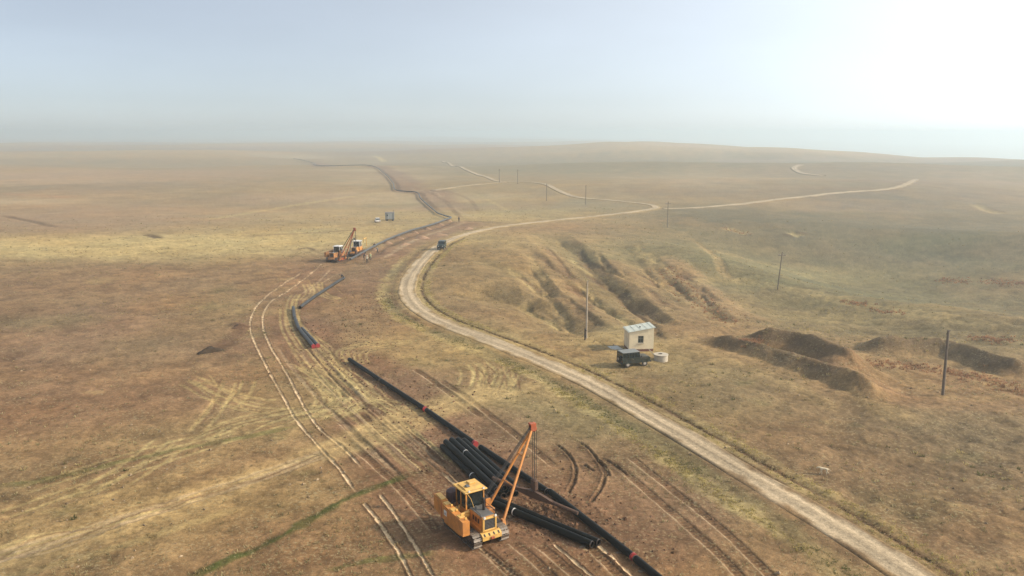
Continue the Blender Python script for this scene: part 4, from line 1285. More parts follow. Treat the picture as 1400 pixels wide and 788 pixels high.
LINE = 'pipes strung out along the right of way'
seq = [((478, 492.5), (520, 520.5), (), 'black pipe at the upper-left start of the foreground string, beside looping tyre tracks'),
       ((521.5, 521.5), (581, 558.5), (3,), 'black pipe second in the foreground string, red cap at its lower end'),
       ((583.5, 560), (649.5, 606.5), (1,), 'black pipe ending in a bright red cap just above the pipe stack'),
       ((657.5, 611.5), (747.5, 673), (), 'black pipe running behind the raised boom between red cap and hook block'),
       ((752, 673), (866, 761), (3,), 'black pipe touched by the spreader beam tip, red cap at its lower end'),
       ((869.5, 764), (985, 858), (), 'black pipe leaving the bottom edge of the picture')]
for i, (a, b, cp, lab) in enumerate(seq):
    pa, pb = on_ground(*a, lift=.06), on_ground(*b, lift=.06)
    pipe_thing(pa, pb, lab, LINE, caps=cp, straps=())
    for k_, pp in enumerate((.12, .88)):
        q = pa.lerp(pb, pp)
        d = (pb - pa).normalized(); ang = math.atan2(d.y, d.x)
        zz = gz(q.x, q.y)
        blk = MB(); blk.box((0, 0, 0), (.22, 1.0, .16), Matrix.Rotation(ang, 3, 'Z'), bev=.02)
        bo = blk.build('timber_skid', mat('grey_timber', (.17, .125, .085), .85, var=.3, scale=4, bump=.3))
        bo.location = (q.x, q.y, zz + .0)
        tag(bo, ['timber skid under the near-left end of pipe number', 'timber skid'][0] if False else
            'short timber skid under the %s end of the %s pipe of the foreground string' % (('upper', 'lower')[k_], ('first', 'second', 'third', 'fourth', 'fifth', 'sixth')[i]), 'skid', 'timber skids under the foreground string')

# stack: five on the ground, three on top
a0 = U(605, 611, .28)
dirp = (U(652, 609, .3) - U(582, 559, .3)).normalized(); pp = Vector((-dirp.y, dirp.x, 0))
sd_ = (dirp - pp * .075).normalized(); sp_ = Vector((-sd_.y, sd_.x, 0))
base = [0, .70, 1.24, 1.79, 2.40]
stag = [0, .25, .1, .3, -.45]
lens = [11.4, 11.4, 11.5, 11.4, 11.3]
labs = ['leftmost bottom pipe of the black stack, with a thin white band', 'second bottom pipe of the stack, deep in shade under the upper row', 'middle bottom pipe of the black stack',
        'fourth bottom pipe of the black stack, left of the rightmost', 'rightmost bottom pipe of the black stack, nearest the pipe string']
STK = 'black pipes in the foreground stack'
zb_ = [gz(*(a0 + sp_ * b + sd_ * 5).to_2d()) for b in base]
zb_ = float(np.mean(zb_)) + PR + .03
for b, st_, L, lab in zip(base, stag, lens, labs):
    q = a0 + sp_ * b + sd_ * st_; q.z = zb_
    pipe_thing(q, q + sd_ * L, lab, STK, straps=(.62,) if b == 0 else ())
for i, (k, st_, lab) in enumerate(((0, -.0, 'left pipe of the upper row on the black stack'), (1, -.1, 'middle pipe of the upper row on the black stack'), (2, .15, 'right pipe of the upper row on the black stack'))):
    g_ = base[k + 1] - base[k]
    q = a0 + sp_ * (base[k] + g_ / 2) + sd_ * st_
    q.z = zb_ + math.sqrt((2 * PR + .004) ** 2 - (g_ / 2) ** 2) + .002
    pipe_thing(q, q + sd_ * (11.2 + .15 * i), lab, STK, straps=(.3,) if i == 1 else ())

# twin pipes in front of the machine
ta, tb = on_ground(671, 685, .12), on_ground(813, 742, .12)
td = (tb - ta).normalized(); tp = Vector((-td.y, td.x, 0))
for sgn, lab in ((-1, 'near pipe of the strapped pair in front of the orange pipelayer'), (1, 'far pipe of the strapped pair in front of the orange pipelayer')):
    pipe_thing(ta + tp * sgn * .269, tb + tp * sgn * .269 + td * (.1 * sgn), lab, 'strapped pair of pipes', straps=(.27,) if sgn < 0 else ())
kk = MB(); tm = ta.lerp(tb, .93)
for fr_, wd in ((.93, 'outer'), (.25, 'inner')):
    tm = ta.lerp(tb, fr_)
    o = MB().box((0, 0, 0), (.25, 1.6, .22), Matrix.Rotation(math.atan2(td.y, td.x), 3, 'Z'), bev=.02).build('timber_skid', MATS['grey_timber'])
    o.location = (tm.x, tm.y, tm.z - PR - .11)
    tag(o, 'timber skid under the %s end of the strapped pipe pair' % wd, 'skid', 'timber skids under the strapped pair')

# pipes further up the line
for a, b, cp, lab in (((401, 420.5), (402.8, 434.5), (), 'grey-lit pipe at the left bend up the line, upper one of two'),
                      ((403.4, 435.5), (409, 450), (), 'grey-lit pipe at the left bend up the line, below the upper one'),
                      ((410, 451), (428.5, 473), (1,), 'left pipe of the red-capped pair beyond the pale ruts'),
                      ((413.2, 449.5), (434.5, 472), (1,), 'right pipe of the red-capped pair beyond the pale ruts'),
                      ((410.5, 420), (430.5, 405.3), (), 'pipe of the middle string nearest the left bend'),
                      ((431.5, 404.5), (455.5, 389.4), (), 'middle pipe of the string beside the bending worker'),
                      ((456.5, 388.8), (470, 380), (), 'pipe under the bending worker, top of the middle string')):
    pipe_thing(on_ground(*a, lift=.03), on_ground(*b, lift=.03), lab, LINE, caps=cp, m=PIPEG)

# welded main line, raised on earth pads close by
PFP = PFW.copy()
root = empty('pipeline', (PFP[0, 0], PFP[0, 1], gz(PFP[0, 0], PFP[0, 1])))
tag(root, 'long welded pipeline winding away up the steppe from the distant pipelayers', 'pipeline')
S_ = np.concatenate([[0], np.cumsum(np.linalg.norm(np.diff(PFP[:, :2], axis=0), axis=1))])
zt_ = np.array([gz(x, y) for x, y in PFP[:, :2]])
ker = np.ones(9) / 9
zs_ = np.convolve(np.pad(zt_, 4, mode='edge'), ker, 'valid')
zs_ = np.maximum(zs_, zt_)
hgt_ = np.where(np.arange(len(PFP)) < kbend, .95, .62)
hgt_ = np.convolve(np.pad(hgt_, 4, mode='edge'), ker, 'valid')
zp_ = zs_ + hgt_ + 0.0012 * np.maximum(np.hypot(PFP[:, 0], PFP[:, 1]) - 350, 0)
pts = [Vector((x, y, z)) - root.location for (x, y), z in zip(PFP[:, :2], zp_)]
seg = 12
for k in range(0, len(pts) - 1, seg):
    q = pts[k:k + seg + 1]
    if len(q) < 2:
        break
    MB().tube(q, PR, 10, cap=(k == 0 or k + seg >= len(pts) - 1)).build('pipe_length', PIPEF if k < kbend else PIPEG, root, True)
    if k:
        d = (pts[k] - pts[k - 1]).normalized()
        MB().pipe(q[0] - d * .25, q[0] + d * .25, PR + .015, .012, 12).build('weld_sleeve', PIPEG, root, True)

PADM = ground_mat('turned_earth', False, (.30, .19, .12))


def heap(name, p, rx, ry, h, m, ang=0, n=14, rings=5, rough=.18):
    vs = [(0, 0, h)]; fs = []
    c, s = math.cos(ang), math.sin(ang)
    for i in range(1, rings + 1):
        t = i / rings
        for j in range(n):
            a = 2 * math.pi * j / n
            k = 1 + rough * math.sin(3 * a + p[0]) * random.uniform(.4, 1) + random.uniform(-.08, .08)
            x, y = rx * t * k * math.cos(a), ry * t * k * math.sin(a)
            xx, yy = x * c - y * s, x * s + y * c
            z = h * (1 - t) ** 1.0 * (1 + random.uniform(-.12, .12)) - (.12 if i == rings else 0)
            vs.append((xx, yy, z + gz(p[0] + xx, p[1] + yy) - gz(p[0], p[1])))
    for j in range(n):
        fs.append((0, 1 + j, 1 + (j + 1) % n))
    for i in range(rings - 1):
        for j in range(n):
            fs.append((1 + i * n + j, 1 + (i + 1) * n + j, 1 + (i + 1) * n + (j + 1) % n, 1 + i * n + (j + 1) % n))
    o = MB().add(vs, fs).build(name, m, None, True)
    o.location = (p[0], p[1], gz(p[0], p[1]))
    return o


ords = ('first', 'second', 'third', 'fourth', 'fifth', 'sixth', 'seventh', 'eighth', 'ninth')
pads = [10, 16, 22, 28, 34, 40, 46]
sc_ = kbend / 50.0
for i in range(7):
    k = int(kbend * (0.22 + 0.118 * i))
    x, y = PFP[k, :2]
    d = PFP[min(k + 1, len(PFP) - 1), :2] - PFP[k - 1, :2]
    o = heap('earth_pad', (x, y), .9, 1.7, float(zp_[k] - PR - gz(x, y)) + .03, PADM, math.atan2(d[1], d[0]))
    tag(o, '%s earth pad under the raised pipeline, counted from the distant pipelayers' % ords[i], 'earth pad', 'earth pads under the pipeline')
for i, (u, v, rx, ry, h) in enumerate(((577, 326, 2.4, 1.4, .8), (600, 322, 3, 1.6, .7), (553, 335, 2, 1.3, .6), (640, 313, 3, 1.5, .6))):
    p = ground(u, v)
    o = heap('soil_heap', (p.x, p.y), rx, ry, h, PADM, .4 * i)
    tag(o, ['low soil heap below the middle of the raised pipeline', 'low soil heap left of the driving jeep', 'low soil heap right of the pipeline workers', 'low soil heap above the road near the pipeline bend'][i], 'soil heap', 'soil heaps beside the pipeline')

DKE = ground_mat('dark_dug_earth', False, (.060, .042, .028), specks=False)
p = ground(287, 481)
o = heap('dirt_heap', (p.x, p.y), 1.9, .9, .8, DKE, .75, n=22, rings=8, rough=.3)
tag(o, 'small dark heap of dug earth alone on the brown field left of the pale ruts', 'dirt heap')
p = ground(329, 448)
o = heap('dirt_heap', (p.x, p.y), 1.5, .9, .4, ground_mat('brown_dug_earth', False, (.13, .078, .048), specks=False), .5, n=18, rings=6, rough=.4)
tag(o, 'low brown heap of loose earth touching the left pale rut', 'dirt heap')

# ------------------------------------------------------------------ off-road jeep
JG = mat('dark_green_paint', (.020, .028, .022), .35, var=.2, dirt=DUST, dirt_amt=.25, scale=2.5, coat=.3)
JT = mat('teal_paint', (.018, .040, .042), .35, var=.2, dirt=DUST, dirt_amt=.2, scale=2.5, coat=.3)
JR = mat('grey_green_roof', (.19, .20, .19), .5, var=.15, dirt=DUST, dirt_amt=.3)


def jeep(loc, rz, label, body, roof):
    t = empty('jeep', loc, rz); tag(t, label, 'jeep', 'jeeps')
    W = .86
    mb = MB(); mb.prism([(-1.95, .52), (1.85, .52), (1.95, .62), (1.95, 1.10), (1.80, 1.16), (.55, 1.22), (-1.95, 1.22)], 'y', -W, W)
    b = mb.build('body', body, t)
    MB().prism([(.55, 1.20), (1.90, 1.14), (1.86, 1.20), (.55, 1.30)], 'y', -.70, .70).build('bonnet', body, b)
    cb = MB(); 
    cab_o = empty('cabin', (0, 0, 0)); cab_o.parent = t
    MB().box((-.72, 0, 1.92), (2.42, 1.56, .09), bev=.03).build('roof', roof, cab_o)
    for sy in (-1, 1):
        for x_ in (-1.90, -1.05, -.28):
            MB().box((x_, sy * .77, 1.55), (.09, .07, .68)).build('pillar', body, cab_o)
        MB().box((.45, sy * .77, 1.55), (.08, .07, .76), Matrix.Rotation(-.20, 3, 'Y')).build('pillar', body, cab_o)
        for a, c in ((-1.855, -1.095), (-1.005, -.325), (-.235, .40)):
            MB().box(((a + c) / 2, sy * .765, 1.55), (c - a, .02, .64)).build('side_window', GLASS, cab_o)
    MB().box((.45, 0, 1.56), (.02, 1.46, .70), Matrix.Rotation(-.20, 3, 'Y')).build('windscreen', GLASS, cab_o)
    MB().box((-1.91, 0, 1.56), (.02, 1.46, .62)).build('rear_window', GLASS, cab_o)
    for sy in (-1, 1):
        for xx in (-1.18, 1.20):
            ar = [(xx - .48, .56), (xx - .42, .86), (xx - .2, 1.0), (xx + .2, 1.0), (xx + .42, .86), (xx + .48, .56), (xx + .40, .56), (xx + .34, .80), (xx + .16, .92), (xx - .16, .92), (xx - .34, .80), (xx - .40, .56)]
            n = len(ar)
            mb = MB(); y0, y1 = sy * W, sy * (W + .05)
            vs = [(p_[0], y0, p_[1]) for p_ in ar] + [(p_[0], y1, p_[1]) for p_ in ar]
            fs = []
            for k in range(5):
                fs += [(k, k + 1, 10 - k, 11 - k), (n + k, n + 11 - k, n + 10 - k, n + k + 1)]
            fs += [(i, (i + 1) % n, n + (i + 1) % n, n + i) for i in range(n)]
            mb.add(vs, fs); mb.build('wheel_arch', body, b)
            wo = empty('wheel', (xx, sy * .74, .37)); wo.parent = t
            MB().wheel((0, 0, 0), 'y', .37, .22, 20, .2).build('tyre', TYRE, wo, True)
            MB().wheel((0, sy * .03, 0), 'y', .215, .16, 16).build('rim', RIM, wo, True)
        MB().box((-.66, sy * (W + .008), .92), (.02, .012, .52)).build('door_seam', BLACK, b)
        MB().box((-.50, sy * (W + .02), 1.05), (.12, .03, .03)).build('door_handle', RIM, b)
        MB().wheel((1.96, sy * .52, .92), 'x', .11, .05, 14).build('headlight', WHITE, b, True)
        MB().box((-1.96, sy * .68, .82), (.03, .14, .10)).build('tail_light', REDCAP, b)
        MB().box((.62, sy * .95, 1.36), (.05, .14, .20)).build('mirror', BLACK, b)
    MB().box((1.955, 0, .90), (.03, .70, .36)).build('grille', BLACK, b)
    MB().box((2.06, 0, .56), (.12, 1.66, .16), bev=.02).build('front_bumper', BLACK, t)
    MB().box((-2.03, 0, .56), (.10, 1.5, .14), bev=.02).build('rear_bumper', BLACK, t)
    so = empty('spare_wheel', (-2.06, .05, 1.05)); so.parent = t
    MB().wheel((0, 0, 0), 'x', .36, .20, 20, .2).build('tyre', TYRE, so, True)
    MB().wheel((-.02, 0, 0), 'x', .21, .14, 16).build('rim', RIM, so, True)
    MB().box((0, 0, .48), (3.6, .5, .14)).build('underframe', BLACK, t)
    MB().tube([(-1.18, -.7, .37), (-1.18, .7, .37)], .07, 8).build('axle', BLACK, t)
    MB().tube([(1.2, -.7, .37), (1.2, .7, .37)], .07, 8).build('axle', BLACK, t)
    return t


wr1, wr2 = U(860.3, 502), U(879.4, 500)
jd = (wr2 - wr1).normalized(); jl = Vector((-jd.y, jd.x, 0))
jc = (wr1 + wr2) / 2 + jl * .8
jc.z = gz(jc.x, jc.y)
jeep(jc, math.atan2(jd.y, jd.x), 'dark green boxy jeep parked in front of the cream hut', JG, JR)
p = ground(604, 341)
dd = ROADW[np.argmin(np.hypot(ROADW[:, 0] - p.x, ROADW[:, 1] - p.y)) - 2] - ROADW[np.argmin(np.hypot(ROADW[:, 0] - p.x, ROADW[:, 1] - p.y)) + 2]
p.z = float(macro(p.x, p.y)) + .07
jeep(p, math.atan2(dd[1], dd[0]), 'dark teal jeep driving on the pale dirt road bend', JT, mat('teal_roof', (.035, .06, .065), .4, var=.15, dirt=DUST, dirt_amt=.2))

# white car and grey site cabin in the distance
p = ground(516, 304)
t = empty('car', p, math.radians(105)); tag(t, 'small white car parked left of the grey site cabin in the distance', 'car')
b = MB().prism([(-2.0, .35), (2.0, .35), (2.05, .70), (1.2, .88), (-1.95, .92), (-2.05, .60)], 'y', -.82, .82).build('body', WHITE, t)
MB().prism([(-1.9, .90), (1.0, .88), (.35, 1.40), (-1.7, 1.46)], 'y', -.70, .70).build('greenhouse', GLASS, t)
MB().prism([(-1.75, 1.45), (.38, 1.40), (.30, 1.47), (-1.65, 1.53)], 'y', -.68, .68).build('roof', WHITE, t)
for sx in (-1.25, 1.25):
    for sy in (-1, 1):
        w = empty('wheel', (sx, sy * .74, .31)); w.parent = t
        MB().wheel((0, 0, 0), 'y', .31, .2, 16, .16).build('tyre', TYRE, w, True)
        MB().wheel((0, 0, 0), 'y', .17, .14, 12).build('rim', RIM, w, True)
for sy in (-.6, .6):
    MB().box((2.03, sy, .66), (.06, .3, .14)).build('headlight', RIM, b)
    MB().box((-2.05, sy, .66), (.06, .25, .16)).build('tail_light', REDCAP, b)

GC = mat('grey_blue_panel', (.19, .20, .19), .55, var=.15, dirt=DUST, dirt_amt=.25)
GC2 = mat('light_grey_panel', (.33, .34, .32), .55, var=.12, dirt=DUST, dirt_amt=.2)
p = ground(533, 302)
t = empty('site_cabin', p, math.radians(8)); tag(t, 'grey panelled site cabin on wheels beside the far white car', 'cabin')
b = MB().box((0, 0, 1.75), (3.2, 2.3, 2.3), bev=.05).build('shell', GC, t)
for k in range(4):
    MB().box((-1.2 + k * .8, -1.165, 1.72), (.70, .03, 2.0)).build('panel', (GC, GC2, GC2, GC)[k], b)
MB().box((.4, -1.19, 1.6), (.62, .02, 1.7)).build('door', GC2, b)
MB().box((-.8, -1.19, 2.0), (.5, .02, .55)).build('window', GLASS, b)
MB().box((0, 0, 2.95), (3.4, 2.5, .10), bev=.03).build('roof', mat('brown_grey_roof', (.24, .20, .18), .6), t)
for sx in (-1.0, 1.0):
    for sy in (-1, 1):
        MB().wheel((sx, sy * .95, .38), 'y', .38, .22, 14).build('wheel', TYRE, t, True)
MB().box((0, 0, .55), (3.0, 1.6, .16)).build('underframe', BLACK, t)
MB().tube([(1.3, .6, 3.0), (1.3, .6, 3.6)], .06, 8).build('chimney', BLACK, t)

# ------------------------------------------------------------------ hut, slab and well ring
PLAST = mat('cream_plaster', (.78, .66, .45), .85, var=.09, scale=1.6, dirt=(.46, .33, .21), dirt_amt=.45, bump=.15)
BRICK = mat('dark_red_brick', (.17, .065, .045), .85, var=.3, scale=6)
ROOFM = mat('weathered_sheet_roof', (.60, .61, .52), .55, var=.12, scale=2.0, dirt=(.34, .41, .40), dirt_amt=.6)
CONC = mat('pale_concrete', (.46, .40, .31), .85, var=.14, scale=3, dirt=(.38, .31, .23), dirt_amt=.5, bump=.2)
TIMB = mat('grey_timber', (.17, .125, .085), .85)
c0 = U(860, 479.2); c1 = U(889, 478.3); c2 = U(847, 473.0)
ex_ = (c1 - c0); wx = 3.4; ex_.normalize(); ey_ = Vector((-ex_.y, ex_.x, 0)); wy = 2.75
hz0 = min(gz(*(c0 + ex_ * a + ey_ * b).to_2d()) for a in (0, wx) for b in (0, wy))
hmax = max(gz(*(c0 + ex_ * a + ey_ * b).to_2d()) for a in (0, wx) for b in (0, wy))
hut = empty('hut', (c0.x, c0.y, hmax), math.atan2(ex_.y, ex_.x))
tag(hut, 'small cream plastered hut with sloping sheet roof and one window', 'hut')
Tk = .2
dz0 = hz0 - hmax - .15
pl = MB(); pl.box((wx / 2, wy / 2, (.26 + dz0) / 2), (wx - .04, wy - .04, .26 - dz0)); pl.build('plinth', BRICK, hut)
hl_, hr_ = 2.65, 3.2     # wall height left and right
wx0, wx1, wz0, wz1 = 1.20, 1.98, 1.12, 2.12
fw = MB()
zt1 = lambda x: hl_ + (hr_ - hl_) * x / wx
zb0 = .26
for a, b, z0, z1a, z1b in ((0, wx0, zb0, zt1(0), zt1(wx0)), (wx1, wx, zb0, zt1(wx1), zt1(wx)), (wx0, wx1, zb0, wz0, wz0), (wx0, wx1, wz1, zt1(wx0), zt1(wx1))):
    fw.prism([(a, z0), (b, z0), (b, z1b), (a, z1a)], 'y', 0, Tk)
wallf = fw.build('front_wall', PLAST, hut)
MB().prism([(0, zb0), (wx, zb0), (wx, hr_), (0, hl_)], 'y', wy - Tk, wy).build('back_wall', PLAST, hut)
MB().box((Tk / 2, wy / 2, (zb0 + hl_) / 2), (Tk, wy - 2 * Tk, hl_ - zb0)).build('side_wall', PLAST, hut)
MB().box((wx - Tk / 2, wy / 2, (zb0 + hr_) / 2), (Tk, wy - 2 * Tk, hr_ - zb0)).build('side_wall', PLAST, hut)
wn = empty('window', (0, 0, 0)); wn.parent = hut
WF = mat('grey_window_frame', (.16, .155, .13), .7)
for b in (((wx0 + .03, .08, (wz0 + wz1) / 2), (.06, .08, wz1 - wz0)), ((wx1 - .03, .08, (wz0 + wz1) / 2), (.06, .08, wz1 - wz0)), (((wx0 + wx1) / 2, .08, wz0 + .03), (wx1 - wx0 - .12, .08, .06)),
          (((wx0 + wx1) / 2, .08, wz1 - .03), (wx1 - wx0 - .12, .08, .06)), (((wx0 + wx1) / 2, .08, (wz0 + wz1) / 2), (.04, .06, wz1 - wz0 - .12)), (((wx0 + wx1) / 2, .08, wz1 - .38), (wx1 - wx0 - .12, .05, .04))):
    MB().box(*b).build('frame_bar', WF, wn)
MB().box(((wx0 + wx1) / 2, .11, (wz0 + wz1) / 2), (wx1 - wx0 - .1, .015, wz1 - wz0 - .1)).build('pane', mat('dusty_glass', (.035, .045, .038), .25, var=.5, scale=4, dirt=(.3, .28, .22), dirt_amt=.5), wn)
MB().box(((wx0 + wx1) / 2, -.04, wz0 - .04), (wx1 - wx0 + .2, .14, .06)).build('sill', CONC, wn)
sl_ = math.atan2(hr_ - hl_, wx)
rot = Matrix.Rotation(-sl_, 3, 'Y')
rfo = MB().box((wx / 2 - .02, wy / 2, (hl_ + hr_) / 2 + .06), ((wx + .36) / math.cos(sl_), wy + .34, .08), rot).build('roof', ROOFM, hut)
for k in range(5):
    x_ = -.05 + k * (wx / 4.2)
    MB().box((x_, wy / 2, zt1(x_) + .125), (.05, wy + .32, .035), rot).build('roof_seam', ROOFM, rfo)
MB().box((1.75, wy * .42, zt1(1.75) + .17), (.16, .16, .14)).build('roof_stub', BLACK, rfo)

# flat sheet lying left of the hut
sc0 = U(841, 475)
so = MB().box((0, 0, .05), (1.5, 1.9, .05)).build('sheet_panel', GC2)
so.location = (sc0.x, sc0.y, gz(sc0.x, sc0.y)); so.rotation_euler = (0, 0, hut.rotation_euler.z + .2)
tag(so, 'grey flat sheet lying on the ground left of the cream hut', 'sheet')

wc = U(903.5, 490.5)
wz = gz(wc.x, wc.y)
ring = empty('well_ring', (wc.x, wc.y, wz), .4)
tag(ring, 'pale concrete well ring with a holed lid beside the cream hut', 'well ring')
ro_ = MB(); n = 28; vs = []; fs = []
for rr, z in ((.92, -.15), (.90, .78), (.76, .78), (.78, -.15)):
    vs += [(rr * math.cos(2 * math.pi * j / n), rr * math.sin(2 * math.pi * j / n), z + (.03 * math.sin(5 * j) if z > 0 else 0)) for j in range(n)]
for k in range(4):
    k2 = (k + 1) % 4
    for j in range(n):
        fs.append((k * n + j, k * n + (j + 1) % n, k2 * n + (j + 1) % n, k2 * n + j))
ro_.add(vs, fs).build('ring_wall', CONC, ring, True)
ld = MB(); vs = []; fs = []
for rr, z in ((.95, .82), (.95, .92), (.38, .92), (.38, .82)):
    ox = .0 if rr > .5 else -.05
    vs += [(ox + rr * math.cos(2 * math.pi * j / n), (.22 if rr < .5 else 0) + rr * math.sin(2 * math.pi * j / n) * (.75 if rr < .5 else 1), z) for j in range(n)]
for k in range(4):
    k2 = (k + 1) % 4
    for j in range(n):
        fs.append((k * n + j, k * n + (j + 1) % n, k2 * n + (j + 1) % n, k2 * n + j))
ld.add(vs, fs).build('lid', CONC, ring, True)
MB().prism([(-.98, .05), (-.80, .75), (-.90, .80)], 'y', -.4, .1).build('broken_edge', CONC, ring)
pk = U(894, 487)
po = empty('plank', (pk.x, pk.y, gz(pk.x, pk.y)))
tag(po, 'pale plank leaning between the cream hut and the well ring', 'plank')
MB().tube([(-.55, .75, .95), (.35, -.25, .04)], .075, 4).build('board', mat('pale_timber', (.50, .41, .28), .8, var=.15), po)
MB().box((.36, -.28, .05), (.3, .12, .08)).build('end_block', TIMB, po)

# ------------------------------------------------------------------ power poles
POLEL = mat('weathered_pole', (.40, .33, .25), .85, var=.2, scale=3)
POLED = mat('dark_pole', (.15, .115, .085), .85, var=.25, scale=3)
STUB = mat('tarred_stub', (.075, .06, .048), .85, var=.25, scale=3)


def pole(u, v, h, label, arm=False, brackets=False, lean=(0, 0), m=POLED, stub=True, r=.13, armdir=.3):
    p = ground(u, v)
    t = empty('power_pole', p); t.rotation_euler = (lean[1], lean[0], 0)
    tag(t, label, 'pole', 'power poles')
    off = .0
    if stub:
        MB().tube([(-.14, 0, -.3), (-.14, 0, 1.7)], .10, 10).build('stub_post', STUB, t, True)
        MB().tube([(-.05, 0, .6), (-.05, 0, .68)], .21, 10).tube([(-.05, 0, 1.4), (-.05, 0, 1.48)], .21, 10).build('wire_binding', CABLE, t, True)
    MB().tube([(.06, 0, .25 if stub else -.3), (.06, 0, h)], r, 10, r2=r * .72).build('shaft', m, t, True)
    c, s = math.cos(armdir), math.sin(armdir)
    if arm:
        MB().box((.06, 0, h - .75), (1.9, .11, .12), Matrix.Rotation(armdir, 3, 'Z')).build('crossarm', m, t)
        for k in (-.85, -.45, .45, .85):
            MB().tube([(.06 + c * k, s * k, h - .68), (.06 + c * k, s * k, h - .42)], .06, 8, r2=.035).build('insulator', WHITE if False else RIM, t, True)
    else:
        for k, z in ((.18, h - .15), (-.18, h - .5)):
            MB().tube([(.06, 0, z - .1), (.06 + k, 0, z), (.06 + k, 0, z + .2)], .035, 6).build('insulator_hook', STEEL, t)
    if brackets:
        for z in (2.6, 3.2):
            MB().box((.35, 0, z), (.7, .06, .06)).build('bracket', m, t)
    return t


pole(801, 465, 8.6, 'pale wooden power pole left of the cream hut, dark stub at its foot', m=POLEL)
pole(1288, 541, 7.7, 'dark power pole nearest the right edge of the picture, in front of the spoil bank', lean=(-.02, 0), stub=False, r=.17)
pole(1062.5, 397, 8.2, 'leaning power pole with crossarm and low brackets on the green slope', arm=True, brackets=True, lean=(.06, 0), stub=False)
pole(912, 311, 8.6, 'power pole with crossarm beside the right-hand road fork', arm=True, stub=False)
pole(800.5, 280, 8.2, 'distant bare power pole below the upper road bend', stub=False)
pole(747, 275, 7.8, 'distant power pole just left of the climbing upper road', arm=True, stub=False)
pole(707.5, 251.5, 7.8, 'far power pole by the upper track junction', arm=True, stub=False, r=.16)
pole(682.5, 250, 7.8, 'faintest far power pole, left of the upper track junction', arm=True, stub=False, r=.16)

# ------------------------------------------------------------------ people
SKIN = mat('skin', (.38, .21, .14), .6, var=.05)
HAIR = mat('dark_hair', (.02, .016, .013), .7)


def skin_mesh(name, verts, edges, radii, sub=2, root=0):
    me = bpy.data.meshes.new(name); me.from_pydata(verts, edges, []); me.update()
    o = bpy.data.objects.new(name, me); COL.objects.link(o)
    o.modifiers.new('s', 'SKIN')
    for i, r in enumerate(radii):
        me.skin_vertices[0].data[i].radius = (r, r) if not isinstance(r, tuple) else r
        me.skin_vertices[0].data[i].use_root = (i == root)
    md = o.modifiers.new('u', 'SUBSURF'); md.levels = sub; md.render_levels = sub
    dg = bpy.context.evaluated_depsgraph_get()
    m2 = bpy.data.meshes.new_from_object(o.evaluated_get(dg))
    bpy.data.objects.remove(o)
    m2.polygons.foreach_set('use_smooth', np.full(len(m2.polygons), True))
    return m2


